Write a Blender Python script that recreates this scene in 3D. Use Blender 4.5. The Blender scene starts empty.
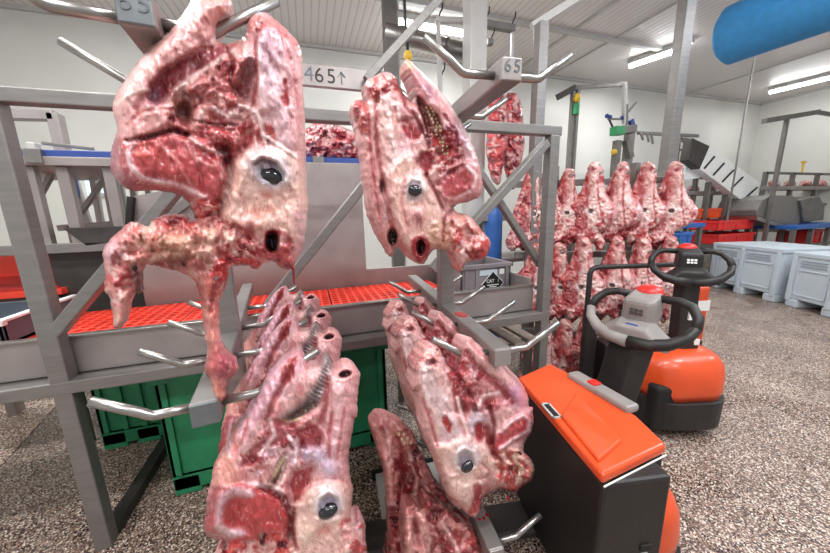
import bpy, bmesh, math, random
import numpy as np
from mathutils import Vector, Matrix

random.seed(7)
RNG = np.random.RandomState(11)
C = bpy.context.scene.collection
PI = math.pi

# ------------------------------------------------------------------ camera
CAM_F = 318.9
YAW, PITCH, ROLL = 0.317249, 0.19809, -0.0255
H = 1.6
def cam_axes():
    cy, sy = math.cos(YAW), math.sin(YAW); cp, sp = math.cos(PITCH), math.sin(PITCH)
    f = np.array([sy*cp, cy*cp, -sp]); r = np.array([cy, -sy, 0.0]); u = np.cross(r, f)
    cr, sr = math.cos(ROLL), math.sin(ROLL)
    return cr*r + sr*u, -sr*r + cr*u, f
CR, CU, CF = cam_axes()
EYE = np.array([0, 0, H])
def ray(x, y):
    return CF + (x-415)/CAM_F*CR - (y-276.5)/CAM_F*CU
def aY(x, y, Y):
    d = ray(x, y); return Vector(EYE + d*(Y/d[1]))
def aX(x, y, X):
    d = ray(x, y); return Vector(EYE + d*(X/d[0]))
def aZ(x, y, z):
    d = ray(x, y); return Vector(EYE + d*((z-H)/d[2]))
def aD(x, y, t):
    return Vector(EYE + ray(x, y)*t)

def lin(c):
    out = []
    for v in c:
        v = v/255.0
        out.append(v/12.92 if v <= 0.04045 else ((v+0.055)/1.055)**2.4)
    return out

# ------------------------------------------------------------------ materials
def new_mat(name):
    m = bpy.data.materials.new(name); m.use_nodes = True
    nt = m.node_tree
    return m, nt, nt.nodes['Principled BSDF']
def mat(name, rgb, rough=0.5, metal=0.0, var=0.12, scale=12.0, bump=0.0, bscale=60.0, coat=0.0, stretch=None):
    m, nt, b = new_mat(name)
    c = lin(rgb)
    tc = nt.nodes.new('ShaderNodeTexCoord'); mp = nt.nodes.new('ShaderNodeMapping')
    nt.links.new(tc.outputs['Object'], mp.inputs['Vector'])
    if stretch: mp.inputs['Scale'].default_value = stretch
    n = nt.nodes.new('ShaderNodeTexNoise'); n.inputs['Scale'].default_value = scale; n.inputs['Detail'].default_value = 4
    nt.links.new(mp.outputs['Vector'], n.inputs['Vector'])
    r = nt.nodes.new('ShaderNodeValToRGB')
    r.color_ramp.elements[0].position = 0.3; r.color_ramp.elements[1].position = 0.7
    r.color_ramp.elements[0].color = [max(0, v*(1-var)) for v in c]+[1]
    r.color_ramp.elements[1].color = [min(1, v*(1+var)) for v in c]+[1]
    nt.links.new(n.outputs['Fac'], r.inputs['Fac'])
    nt.links.new(r.outputs['Color'], b.inputs['Base Color'])
    b.inputs['Roughness'].default_value = rough; b.inputs['Metallic'].default_value = metal
    if coat: b.inputs['Coat Weight'].default_value = coat; b.inputs['Coat Roughness'].default_value = 0.15
    if bump:
        n2 = nt.nodes.new('ShaderNodeTexNoise'); n2.inputs['Scale'].default_value = bscale
        nt.links.new(mp.outputs['Vector'], n2.inputs['Vector'])
        bm = nt.nodes.new('ShaderNodeBump'); bm.inputs['Strength'].default_value = bump; bm.inputs['Distance'].default_value = 0.01
        nt.links.new(n2.outputs['Fac'], bm.inputs['Height']); nt.links.new(bm.outputs['Normal'], b.inputs['Normal'])
    return m
def emit(name, rgb, s):
    m, nt, b = new_mat(name)
    b.inputs['Base Color'].default_value = lin(rgb)+[1]
    b.inputs['Emission Color'].default_value = lin(rgb)+[1]; b.inputs['Emission Strength'].default_value = s
    return m

def meat_mat():
    m, nt, b = new_mat('meat')
    at = nt.nodes.new('ShaderNodeAttribute'); at.attribute_name = 'Col'
    tc = nt.nodes.new('ShaderNodeTexCoord')
    n1 = nt.nodes.new('ShaderNodeTexNoise'); n1.inputs['Scale'].default_value = 52; n1.inputs['Detail'].default_value = 8; n1.inputs['Roughness'].default_value = 0.65; n1.inputs['Distortion'].default_value = 1.6
    nt.links.new(tc.outputs['Object'], n1.inputs['Vector'])
    r1 = nt.nodes.new('ShaderNodeValToRGB'); r1.color_ramp.elements[0].position = 0.40; r1.color_ramp.elements[1].position = 0.60
    r1.color_ramp.elements[0].color = (0.74, 0.50, 0.52, 1); r1.color_ramp.elements[1].color = (1.12, 1.16, 1.17, 1)
    nt.links.new(n1.outputs['Fac'], r1.inputs['Fac'])
    mx = nt.nodes.new('ShaderNodeMix'); mx.data_type = 'RGBA'; mx.blend_type = 'MULTIPLY'; mx.inputs['Factor'].default_value = 0.36
    nt.links.new(at.outputs['Color'], mx.inputs['A']); nt.links.new(r1.outputs['Color'], mx.inputs['B'])
    # thin white streaks of membrane and fat
    mp = nt.nodes.new('ShaderNodeMapping'); mp.inputs['Scale'].default_value = (1.0, 1.0, 0.35); mp.inputs['Rotation'].default_value = (0, 0.5, 0)
    nt.links.new(tc.outputs['Object'], mp.inputs['Vector'])
    n2 = nt.nodes.new('ShaderNodeTexNoise'); n2.inputs['Scale'].default_value = 90; n2.inputs['Detail'].default_value = 5; n2.inputs['Distortion'].default_value = 1.0
    nt.links.new(mp.outputs['Vector'], n2.inputs['Vector'])
    r2 = nt.nodes.new('ShaderNodeValToRGB'); r2.color_ramp.elements[0].position = 0.58; r2.color_ramp.elements[1].position = 0.68
    r2.color_ramp.elements[0].color = (0, 0, 0, 1); r2.color_ramp.elements[1].color = (0.45, 0.45, 0.45, 1)
    nt.links.new(n2.outputs['Fac'], r2.inputs['Fac'])
    mx2 = nt.nodes.new('ShaderNodeMix'); mx2.data_type = 'RGBA'
    nt.links.new(r2.outputs['Color'], mx2.inputs['Factor'])
    nt.links.new(mx.outputs['Result'], mx2.inputs['A']); mx2.inputs['B'].default_value = lin((232, 190, 188))+[1]
    # fine red vessels and nicks
    n4 = nt.nodes.new('ShaderNodeTexNoise'); n4.inputs['Scale'].default_value = 26; n4.inputs['Detail'].default_value = 3; n4.inputs['Distortion'].default_value = 2.2
    nt.links.new(mp.outputs['Vector'], n4.inputs['Vector'])
    sb = nt.nodes.new('ShaderNodeMath'); sb.operation = 'SUBTRACT'; sb.inputs[1].default_value = 0.53
    nt.links.new(n4.outputs['Fac'], sb.inputs[0])
    ab = nt.nodes.new('ShaderNodeMath'); ab.operation = 'ABSOLUTE'; nt.links.new(sb.outputs[0], ab.inputs[0])
    r4 = nt.nodes.new('ShaderNodeValToRGB'); r4.color_ramp.elements[0].position = 0.0; r4.color_ramp.elements[1].position = 0.018
    r4.color_ramp.elements[0].color = (0.6, 0.6, 0.6, 1); r4.color_ramp.elements[1].color = (0, 0, 0, 1)
    nt.links.new(ab.outputs[0], r4.inputs['Fac'])
    mx3 = nt.nodes.new('ShaderNodeMix'); mx3.data_type = 'RGBA'
    nt.links.new(r4.outputs['Color'], mx3.inputs['Factor']); nt.links.new(mx2.outputs['Result'], mx3.inputs['A']); mx3.inputs['B'].default_value = lin((160, 40, 46))+[1]
    nt.links.new(mx3.outputs['Result'], b.inputs['Base Color'])
    n3 = nt.nodes.new('ShaderNodeTexNoise'); n3.inputs['Scale'].default_value = 110; n3.inputs['Detail'].default_value = 4; n3.inputs['Distortion'].default_value = 0.7
    nt.links.new(mp.outputs['Vector'], n3.inputs['Vector'])
    bp = nt.nodes.new('ShaderNodeBump'); bp.inputs['Strength'].default_value = 0.4; bp.inputs['Distance'].default_value = 0.005
    nt.links.new(n3.outputs['Fac'], bp.inputs['Height']); nt.links.new(bp.outputs['Normal'], b.inputs['Normal'])
    b.inputs['Roughness'].default_value = 0.27
    b.inputs['Specular IOR Level'].default_value = 0.55
    b.inputs['Coat Weight'].default_value = 0.15; b.inputs['Coat Roughness'].default_value = 0.2
    return m

def floor_mat(name='speckled_floor', tint=1.0):
    m, nt, b = new_mat(name)
    tc = nt.nodes.new('ShaderNodeTexCoord')
    v = nt.nodes.new('ShaderNodeTexVoronoi'); v.inputs['Scale'].default_value = 150
    nt.links.new(tc.outputs['Object'], v.inputs['Vector'])
    sep = nt.nodes.new('ShaderNodeSeparateColor'); nt.links.new(v.outputs['Color'], sep.inputs['Color'])
    r = nt.nodes.new('ShaderNodeValToRGB'); r.color_ramp.interpolation = 'CONSTANT'
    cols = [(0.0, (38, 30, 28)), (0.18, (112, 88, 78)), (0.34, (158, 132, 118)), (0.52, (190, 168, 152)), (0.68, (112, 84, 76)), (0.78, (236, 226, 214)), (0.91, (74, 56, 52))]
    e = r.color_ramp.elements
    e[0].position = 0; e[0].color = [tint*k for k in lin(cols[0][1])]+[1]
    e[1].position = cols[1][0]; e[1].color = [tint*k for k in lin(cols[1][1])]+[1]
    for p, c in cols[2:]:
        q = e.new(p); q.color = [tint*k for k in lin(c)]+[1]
    nt.links.new(sep.outputs['Red'], r.inputs['Fac'])
    n = nt.nodes.new('ShaderNodeTexNoise'); n.inputs['Scale'].default_value = 2.2; n.inputs['Detail'].default_value = 5
    nt.links.new(tc.outputs['Object'], n.inputs['Vector'])
    r2 = nt.nodes.new('ShaderNodeValToRGB'); r2.color_ramp.elements[0].position = 0.35; r2.color_ramp.elements[1].position = 0.7
    r2.color_ramp.elements[0].color = (0.82, 0.78, 0.76, 1); r2.color_ramp.elements[1].color = (1.1, 1.1, 1.1, 1)
    nt.links.new(n.outputs['Fac'], r2.inputs['Fac'])
    mx = nt.nodes.new('ShaderNodeMix'); mx.data_type = 'RGBA'; mx.blend_type = 'MULTIPLY'; mx.inputs['Factor'].default_value = 1
    nt.links.new(r.outputs['Color'], mx.inputs['A']); nt.links.new(r2.outputs['Color'], mx.inputs['B'])
    nt.links.new(mx.outputs['Result'], b.inputs['Base Color'])
    rr = nt.nodes.new('ShaderNodeMapRange'); rr.inputs['From Min'].default_value = 0.35; rr.inputs['From Max'].default_value = 0.65
    rr.inputs['To Min'].default_value = 0.14; rr.inputs['To Max'].default_value = 0.5
    nt.links.new(n.outputs['Fac'], rr.inputs['Value']); nt.links.new(rr.outputs['Result'], b.inputs['Roughness'])
    bp = nt.nodes.new('ShaderNodeBump'); bp.inputs['Strength'].default_value = 0.35; bp.inputs['Distance'].default_value = 0.004
    nt.links.new(v.outputs['Distance'], bp.inputs['Height']); nt.links.new(bp.outputs['Normal'], b.inputs['Normal'])
    return m

def ceiling_mat():
    m, nt, b = new_mat('ceiling_panels')
    tc = nt.nodes.new('ShaderNodeTexCoord')
    w = nt.nodes.new('ShaderNodeTexWave'); w.wave_type = 'BANDS'; w.bands_direction = 'X'; w.inputs['Scale'].default_value = 3.2; w.inputs['Distortion'].default_value = 0
    nt.links.new(tc.outputs['Object'], w.inputs['Vector'])
    r = nt.nodes.new('ShaderNodeValToRGB'); r.color_ramp.elements[0].position = 0.0; r.color_ramp.elements[1].position = 0.12
    r.color_ramp.elements[0].color = lin((192, 186, 182))+[1]; r.color_ramp.elements[1].color = lin((224, 219, 215))+[1]
    nt.links.new(w.outputs['Fac'], r.inputs['Fac']); nt.links.new(r.outputs['Color'], b.inputs['Base Color'])
    b.inputs['Roughness'].default_value = 0.4
    bp = nt.nodes.new('ShaderNodeBump'); bp.inputs['Strength'].default_value = 0.2; bp.inputs['Distance'].default_value = 0.01
    nt.links.new(w.outputs['Fac'], bp.inputs['Height']); nt.links.new(bp.outputs['Normal'], b.inputs['Normal'])
    return m

M = dict(
    steel=mat('brushed_steel', (134, 130, 127), 0.45, 0.55, 0.10, 9, 0.08, 140, stretch=(1, 1, 6)),
    dull=mat('dull_steel', (128, 124, 120), 0.5, 0.7, 0.14, 7, 0.08, 90),
    sheet=mat('steel_sheet', (158, 150, 147), 0.45, 0.55, 0.12, 5, 0.05, 50),
    bright=mat('bright_steel', (158, 154, 150), 0.3, 0.9, 0.06, 20),
    darksteel=mat('dark_steel', (74, 70, 68), 0.5, 0.5, 0.2, 8),
    paint=mat('painted_steel', (196, 194, 190), 0.45, 0.1, 0.06, 6),
    wall=mat('wall_panel', (214, 213, 206), 0.45, 0, 0.04, 1.5),
    trim=mat('trim_grey', (188, 186, 182), 0.5, 0, 0.05, 4),
    orange=mat('orange_paint', (220, 78, 30), 0.38, 0, 0.08, 5, coat=0.3),
    black=mat('black_plastic', (36, 33, 32), 0.5, 0, 0.25, 14, 0.15, 160),
    boxblack=mat('black_steel_cover', (30, 26, 25), 0.5, 0, 0.25, 6, 0.1, 60),
    rubber=mat('dark_rubber', (22, 21, 21), 0.7, 0, 0.2, 20),
    greyplastic=mat('grey_plastic', (140, 134, 130), 0.45, 0, 0.08, 14),
    redplastic=mat('red_button_plastic', (208, 42, 36), 0.35, 0, 0.06, 10),
    redgrid=mat('red_grid_plastic', (232, 70, 52), 0.45, 0, 0.10, 7),
    redbase=mat('red_grid_under', (176, 44, 38), 0.5, 0, 0.2, 9),
    redcrate=mat('red_crate', (214, 40, 38), 0.4, 0, 0.08, 6),
    orangecrate=mat('orange_crate', (232, 88, 44), 0.45, 0, 0.06, 6),
    green=mat('green_plastic', (40, 134, 90), 0.5, 0, 0.16, 8, 0.2, 70),
    blue=mat('blue_plastic', (44, 96, 170), 0.45, 0, 0.12, 9),
    navy=mat('navy_belt', (46, 70, 140), 0.5, 0, 0.1, 9),
    dimcap=mat('dim_reflection_cap', (118, 122, 124), 0.45, 0.6, 0.1, 30),  # left rack's cap steel, darker colour painted in for its dim reflection
    ductblue=mat('blue_textile_duct', (62, 150, 214), 0.75, 0, 0.08, 16, 0.2, 40),
    bin=mat('bin_grey', (196, 206, 214), 0.45, 0, 0.05, 5),
    bindark=mat('bin_shade', (150, 160, 168), 0.5, 0, 0.05, 5),
    slate=mat('slate_plastic', (92, 100, 110), 0.45, 0, 0.08, 8),
    crate=mat('grey_crate', (136, 128, 132), 0.5, 0, 0.08, 8),
    white=mat('white_print', (232, 232, 228), 0.5, 0, 0.03, 10),
    blackprint=mat('black_print', (24, 23, 24), 0.5, 0, 0.1, 10),
    pen=mat('marker_pen', (104, 108, 114), 0.6, 0, 0.05, 10),
    pendark=mat('marker_pen_dark', (48, 44, 44), 0.6, 0, 0.1, 10),
    blood=mat('blood_stain', (150, 24, 26), 0.25, 0, 0.3, 40),
    yellow=mat('yellow_plastic', (232, 190, 60), 0.5, 0, 0.06, 10),
    greenlamp=mat('green_controller', (52, 160, 100), 0.45, 0, 0.06, 10),
    concrete=mat('wood_slats', (150, 138, 126), 0.7, 0, 0.18, 12),
    tooth=mat('tooth_enamel', (206, 188, 152), 0.35, 0, 0.2, 60),
    eye=mat('eye_dark', (16, 17, 22), 0.06, 0, 0.4, 60, coat=0.8),
    sclera=mat('eye_rim', (150, 146, 158), 0.2, 0, 0.12, 60, coat=0.5),
    cable=mat('cable_black', (34, 34, 34), 0.6, 0, 0.1, 20),
    pane=emit('window_daylight', (200, 228, 245), 1.0),
    tube=emit('lamp_tube', (250, 253, 255), 20.0),
    meat=meat_mat(),
    floor=floor_mat(),
    floorlight=floor_mat('speckled_floor_lit', 1.75),
    ceiling=ceiling_mat(),
)

# ------------------------------------------------------------------ mesh builders
class MB:
    def __init__(s): s.v = []; s.f = []
    def add(s, vs, fs):
        o = len(s.v); s.v += [tuple(v) for v in vs]; s.f += [tuple(i+o for i in f) for f in fs]; return s
    def box(s, a, b):
        x0, y0, z0 = [min(a[i], b[i]) for i in range(3)]; x1, y1, z1 = [max(a[i], b[i]) for i in range(3)]
        vs = [(x0,y0,z0),(x1,y0,z0),(x1,y1,z0),(x0,y1,z0),(x0,y0,z1),(x1,y0,z1),(x1,y1,z1),(x0,y1,z1)]
        return s.add(vs, [(0,3,2,1),(4,5,6,7),(0,1,5,4),(1,2,6,5),(2,3,7,6),(3,0,4,7)])
    def bar(s, p, q, w, h, up=(0, 0, 1)):
        p = Vector(p); q = Vector(q); d = (q-p).normalized(); up = Vector(up)
        if abs(d.dot(up)) > 0.98: up = Vector((0, 1, 0))
        x = d.cross(up).normalized(); z = x.cross(d).normalized()
        vs = []
        for c in (p, q):
            for sx, sz in ((-1,-1),(1,-1),(1,1),(-1,1)): vs.append(c + x*(sx*w/2) + z*(sz*h/2))
        return s.add(vs, [(0,1,2,3),(7,6,5,4),(0,4,5,1),(1,5,6,2),(2,6,7,3),(3,7,4,0)])
    def tube(s, pts, r, n=12, caps=True):
        pts = [Vector(p) for p in pts]; rs = r if isinstance(r, (list, tuple)) else [r]*len(pts)
        t0 = (pts[1]-pts[0]).normalized(); a = Vector((0, 0, 1)) if abs(t0.z) < 0.9 else Vector((1, 0, 0))
        x = t0.cross(a).normalized(); rings = []
        for i, p in enumerate(pts):
            if i == 0: t = t0
            elif i == len(pts)-1: t = (pts[i]-pts[i-1]).normalized()
            else: t = ((pts[i]-pts[i-1]).normalized()+(pts[i+1]-pts[i]).normalized()).normalized()
            x = (x - t*x.dot(t)).normalized(); y = t.cross(x)
            rings.append([p + (x*math.cos(2*PI*k/n)+y*math.sin(2*PI*k/n))*rs[i] for k in range(n)])
        vs = [v for R_ in rings for v in R_]; fs = []
        for i in range(len(pts)-1):
            for k in range(n):
                fs.append((i*n+k, i*n+(k+1) % n, (i+1)*n+(k+1) % n, (i+1)*n+k))
        if caps:
            fs.append(tuple(range(n))[::-1]); fs.append(tuple((len(pts)-1)*n+k for k in range(n)))
        return s.add(vs, fs)
    def prism(s, poly, vec):
        poly = [Vector(p) for p in poly]; vec = Vector(vec); n = len(poly)
        vs = poly + [p+vec for p in poly]
        fs = [tuple(range(n)), tuple(range(n, 2*n))[::-1]]
        for k in range(n): fs.append((k, k+n, (k+1) % n+n, (k+1) % n))
        return s.add(vs, fs)
    def lathe(s, prof, c=(0, 0, 0), n=24, sx=1, sy=1):
        vs = []; fs = []
        for r, z in prof:
            for k in range(n): vs.append((c[0]+sx*r*math.cos(2*PI*k/n), c[1]+sy*r*math.sin(2*PI*k/n), c[2]+z))
        for i in range(len(prof)-1):
            for k in range(n): fs.append((i*n+k, i*n+(k+1) % n, (i+1)*n+(k+1) % n, (i+1)*n+k))
        fs.append(tuple(range(n))[::-1]); fs.append(tuple((len(prof)-1)*n+k for k in range(n)))
        return s.add(vs, fs)
    def ball(s, c, rx, ry, rz, n=16, m=10):
        prof = [(max(1e-4, math.sin(PI*i/m)), -math.cos(PI*i/m)) for i in range(m+1)]
        vs = []; fs = []
        for r, z in prof:
            for k in range(n): vs.append((c[0]+rx*r*math.cos(2*PI*k/n), c[1]+ry*r*math.sin(2*PI*k/n), c[2]+rz*z))
        for i in range(m):
            for k in range(n): fs.append((i*n+k, i*n+(k+1) % n, (i+1)*n+(k+1) % n, (i+1)*n+k))
        return s.add(vs, fs)
    def build(s, name, m, parent=None, bevel=0.0, smooth=False, loc=None, seg=2):
        me = bpy.data.meshes.new(name); me.from_pydata(s.v, [], s.f)
        bm = bmesh.new(); bm.from_mesh(me); bmesh.ops.recalc_face_normals(bm, faces=bm.faces); bm.to_mesh(me); bm.free()
        me.materials.append(m)
        o = bpy.data.objects.new(name, me); C.objects.link(o)
        if parent is not None: o.parent = parent
        if loc is not None: o.location = loc
        if bevel:
            bv = o.modifiers.new('bevel', 'BEVEL'); bv.width = bevel; bv.segments = seg; bv.limit_method = 'ANGLE'; bv.angle_limit = math.radians(40)
        if smooth:
            for p in me.polygons: p.use_smooth = True
        return o

def tag(o, label=None, cat=None, group=None, kind=None):
    if label: o['label'] = label
    if cat: o['category'] = cat
    if group: o['group'] = group
    if kind: o['kind'] = kind
    return o
def thing(name, label, cat, loc=(0, 0, 0), rotz=0.0, group=None):
    o = bpy.data.objects.new(name, None); C.objects.link(o); o.empty_display_size = 0.1
    o.location = loc; o.rotation_euler = (0, 0, rotz)
    return tag(o, label, cat, group)
def structure(name, mb, m, **k):
    return tag(mb.build(name, m, **k), kind='structure')
def text(name, body, size, m, parent, loc, rot, extrude=0.0006, sx=1.0):
    """flat lettering, one mesh per character, in the plane facing -y"""
    adv = size*0.62*sx; n = len(body); out = []
    for i, ch in enumerate(body):
        if ch == ' ': continue
        cu = bpy.data.curves.new(name, 'FONT'); cu.body = ch; cu.size = size; cu.align_x = 'CENTER'; cu.align_y = 'CENTER'; cu.extrude = extrude
        tmp = bpy.data.objects.new(name, cu); C.objects.link(tmp); bpy.context.view_layer.update()
        me = bpy.data.meshes.new_from_object(tmp.evaluated_get(bpy.context.evaluated_depsgraph_get()))
        bpy.data.objects.remove(tmp); bpy.data.curves.remove(cu)
        me.materials.clear(); me.materials.append(m)
        o = bpy.data.objects.new(name, me); C.objects.link(o)
        o.parent = parent; o.location = (loc[0]+(i-(n-1)/2)*adv, loc[1], loc[2]); o.rotation_euler = rot; o.scale = (sx, 1, 1)
        out.append(o)
    return out
def copy_tree(o, parent=None):
    c = o.copy(); C.objects.link(c)
    if parent is not None: c.parent = parent
    for ch in o.children: copy_tree(ch, c)
    return c
def prismY(poly_px, Y, depth):
    return MB().prism([aY(x, y, Y) for x, y in poly_px], (0, depth, 0))

# ------------------------------------------------------------------ organic slabs (skinned heads, cuts, flesh)
def vnoise(x, y, scale, seed):
    r = np.random.RandomState(seed); g = r.rand(64, 64)
    u = x/scale+seed*3.7; v = y/scale+seed*1.3
    i = np.floor(u).astype(int); j = np.floor(v).astype(int); fu = u-i; fv = v-j
    fu = fu*fu*(3-2*fu); fv = fv*fv*(3-2*fv)
    G = lambda a, b: g[a % 64, b % 64]
    return (G(i, j)*(1-fu)+G(i+1, j)*fu)*(1-fv)+(G(i, j+1)*(1-fu)+G(i+1, j+1)*fu)*fv
def fbm(x, y, scale, seed, o=4):
    a = 0; w = 1; t = 0
    for k in range(o):
        a = a+w*vnoise(x, y, scale/(2**k), seed+k*17); t += w; w *= 0.55
    return a/t
def smooth_poly(pts, per=6):
    P = np.array(pts, float); n = len(P); out = []
    for i in range(n):
        p0, p1, p2, p3 = P[i-1], P[i], P[(i+1) % n], P[(i+2) % n]
        for k in range(per):
            t = k/per
            out.append(0.5*((2*p1)+(-p0+p2)*t+(2*p0-5*p1+4*p2-p3)*t*t+(-p0+3*p1-3*p2+p3)*t**3))
    return np.array(out)
def seg_dist(px, py, poly, closed=True, want_near=False):
    A = np.array(poly, float); B = np.roll(A, -1, axis=0)
    if not closed: A, B = A[:-1], A[1:]
    best = np.full(px.shape, 1e18); nx = np.zeros_like(px); ny = np.zeros_like(py)
    for (ax, ay), (bx, by) in zip(A, B):
        dx, dy = bx-ax, by-ay; L = dx*dx+dy*dy+1e-12
        t = np.clip(((px-ax)*dx+(py-ay)*dy)/L, 0, 1)
        qx, qy = ax+t*dx, ay+t*dy; d = (px-qx)**2+(py-qy)**2
        m = d < best
        best = np.where(m, d, best)
        if want_near: nx = np.where(m, qx, nx); ny = np.where(m, qy, ny)
    return (np.sqrt(best), nx, ny) if want_near else np.sqrt(best)
def inside(px, py, poly):
    A = np.array(poly, float); B = np.roll(A, -1, axis=0); c = np.zeros(px.shape, bool)
    for (ax, ay), (bx, by) in zip(A, B):
        if ay == by: continue
        m = ((ay > py) != (by > py)) & (px < (bx-ax)*(py-ay)/(by-ay)+ax)
        c ^= m
    return c
def sstep(x): x = np.clip(x, 0, 1); return x*x*(3-2*x)

class Slab:
    """A rounded organic body: an outline with its own real thickness, relief and flesh colours."""
    def __init__(s, outline, mpp, T, R, base, step=1.6, seed=1, rag=0.6, nz=(0.006, 14), back=0.8, red=None, redamt=0.0, redscale=22, strand=0.006, grain=78):
        s.mpp = mpp; s.step = step; s.back = back; s.seed = seed; s.grit = 0.0022
        P = smooth_poly(outline, 6)
        if rag:
            k = np.arange(len(P)); r = np.random.RandomState(seed)
            P = P + (r.rand(len(P), 2)-0.5)*2*rag
        s.P = P
        x0, y0 = P.min(0)-2*step; x1, y1 = P.max(0)+2*step
        xs = np.arange(x0, x1, step); ys = np.arange(y0, y1, step)
        s.nx, s.ny = len(xs), len(ys)
        X, Y = np.meshgrid(xs, ys)
        ins = inside(X, Y, P); d, qx, qy = seg_dist(X, Y, P, True, True)
        good = ins & (d > 0.35*step)
        cell = good[:-1, :-1].astype(int)+good[1:, :-1]+good[:-1, 1:]+good[1:, 1:]
        keep = cell >= 3
        cnt = np.zeros(X.shape, int)
        for dy in (0, 1):
            for dx in (0, 1): cnt[dy:dy+s.ny-1, dx:dx+s.nx-1] += keep
        used = cnt > 0; edge = used & (cnt < 4)
        X = np.where(edge, qx, X); Y = np.where(edge, qy, Y); d = np.where(edge, 0, d)
        s.X, s.Y, s.d, s.used, s.edge, s.keep = X, Y, d, used, edge, keep
        dm = d*mpp
        q = np.clip(dm/R, 0, 1)
        s.t0 = T*np.sqrt(np.clip(1-(1-q)**2, 0, 1))
        s.t = s.t0.copy()
        s.env = sstep(dm/0.02)
        s.col = np.zeros(X.shape+(3,)); s.col[:] = lin(base)
        s.t += s.env*nz[0]*2*(fbm(X, Y, nz[1], seed)-0.5)
        # folds and strands of flesh running along the body
        if strand:
            ca, sa = math.cos(math.radians(grain)), math.sin(math.radians(grain))
            u = X*ca+Y*sa; v = -X*sa+Y*ca; k_ = nz[1]/14.0
            u = u+7*k_*(fbm(X, Y, 20*k_, seed+61)-0.5); v = v+9*k_*(fbm(X, Y, 24*k_, seed+62)-0.5)
            rg = 1-np.abs(2*fbm(u/3.2, v, 9*k_, seed+63, 3)-1)
            rg = sstep((rg-0.62)/0.36)
            s.t += s.env*strand*(rg-0.5)
            g2 = fbm(u/2.4, v, 7*k_, seed+66, 3)
            s.mix(rg*0.40, (240, 208, 204)); s.mix(sstep((g2-0.57)*9)*0.55, (184, 78, 82))
            s.mix(sstep((fbm(X, Y, 26*k_, seed+68)-0.52)*6)*0.45, LILAC)
        if redamt:
            w = sstep((fbm(X, Y, redscale, seed+5)-0.5)*5*redamt+0.35*redamt)
            s.mix(w*min(1, redamt), red)
    def mix(s, w, rgb):
        c = np.array(lin(rgb)); s.col = s.col*(1-w[..., None])+c*w[..., None]
    def ell(s, c, rx, ry, amp=0.0, rgb=None, a=1.0, ang=0.0, hard=2.0):
        ca, sa = math.cos(math.radians(ang)), math.sin(math.radians(ang))
        dx, dy = s.X-c[0], s.Y-c[1]
        u = (dx*ca+dy*sa)/rx; v = (-dx*sa+dy*ca)/ry
        r2 = u*u+v*v; w = np.exp(-(r2**(hard/2)))
        s.t += amp*w*s.env
        if rgb is not None: s.mix(np.clip(w*1.25, 0, 1)*a, rgb)
        return s
    def line(s, pts, width, amp=0.0, rgb=None, a=1.0, wob=0.0):
        d = seg_dist(s.X, s.Y, pts, False)
        if wob: d = np.abs(d+wob*width*2*(fbm(s.X, s.Y, width*2.5, s.seed+31)-0.5))
        w = np.exp(-(d/width)**2)
        s.t += amp*w*s.env
        if rgb is not None: s.mix(np.clip(w*1.2, 0, 1)*a, rgb)
        return s
    def poly(s, pts, soft=2.0, amp=0.0, rgb=None, a=1.0, rim=None, rimw=2.0, wob=3.0):
        P = smooth_poly(pts, 4)
        x = s.X+wob*2*(fbm(s.X, s.Y, 9, s.seed+3)-0.5); y = s.Y+wob*2*(fbm(s.X, s.Y, 9, s.seed+4)-0.5)
        sd = seg_dist(x, y, P); sd = np.where(inside(x, y, P), sd, -sd)
        w = sstep((sd+soft)/(2*soft))
        s.t += amp*w*s.env
        if rgb is not None: s.mix(w*a, rgb)
        if rim is not None: s.mix(np.exp(-((sd-rimw)/rimw)**2), rim)
        return s
    def mess(s, pts, scale, cols, amp=0.008, soft=3.0, seed=50):
        """torn tissue: lumpy relief and patches of several flesh colours inside a region"""
        P = smooth_poly(pts, 4); sd = seg_dist(s.X, s.Y, P); sd = np.where(inside(s.X, s.Y, P), sd, -sd)
        w = sstep((sd+soft)/(2*soft))
        wx = s.X+scale*1.2*(fbm(s.X, s.Y, scale*1.5, seed+1)-0.5); wy = s.Y+scale*1.2*(fbm(s.X, s.Y, scale*1.5, seed+2)-0.5)
        f = fbm(wx, wy, scale, seed)
        s.t += amp*2*(f-0.5)*2*w*s.env
        for i, (th, rgb) in enumerate(cols):
            g = fbm(wx, wy, scale*(0.8+0.2*i), seed+7*i+3)
            s.mix(w*sstep((g-th)*9+0.5), rgb)
        return s
    def at(s, x, y):
        """front thickness near a point"""
        k = np.argmin(np.where(s.used, (s.X-x)**2+(s.Y-y)**2, 1e9)); return float(s.t.flat[k])
    def build(s, name, fmap, nrm, origin, parent=None, loc=None):
        """fmap: arrays (X,Y)->(n,3) points on the mid surface; nrm: unit vector away from the viewer"""
        idx = -np.ones(s.used.shape, int); U = np.argwhere(s.used); n = len(U); idx[s.used] = np.arange(n)
        px, py = s.X[s.used], s.Y[s.used]; Q = fmap(px, py)-np.array(origin)
        fine = fbm(s.X, s.Y, 4.2, s.seed+90, 3)-0.5
        s.t = s.t+s.env*s.grit*fine
        s.mix(np.clip(-fine*s.grit*130, 0, 0.3), (150, 50, 56)); s.mix(np.clip(fine*s.grit*180-0.05, 0, 0.25), (246, 220, 216))
        tf = np.where(s.edge[s.used], 0, np.maximum(s.t[s.used], 0.003)); tb = np.where(s.edge[s.used], 0, s.back*np.maximum(s.t0[s.used], 0.003))
        nv = np.array(nrm)
        F = fmap(px, py, tf)-np.array(origin); B = Q+nv*tb[:, None]
        inner = ~s.edge[s.used]; bi = np.arange(n); bi[inner] = n+np.arange(inner.sum())
        V = np.vstack([F, B[inner]])
        ky, kx = np.nonzero(s.keep)
        a, b, c, d = idx[ky, kx], idx[ky, kx+1], idx[ky+1, kx+1], idx[ky+1, kx]
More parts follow.
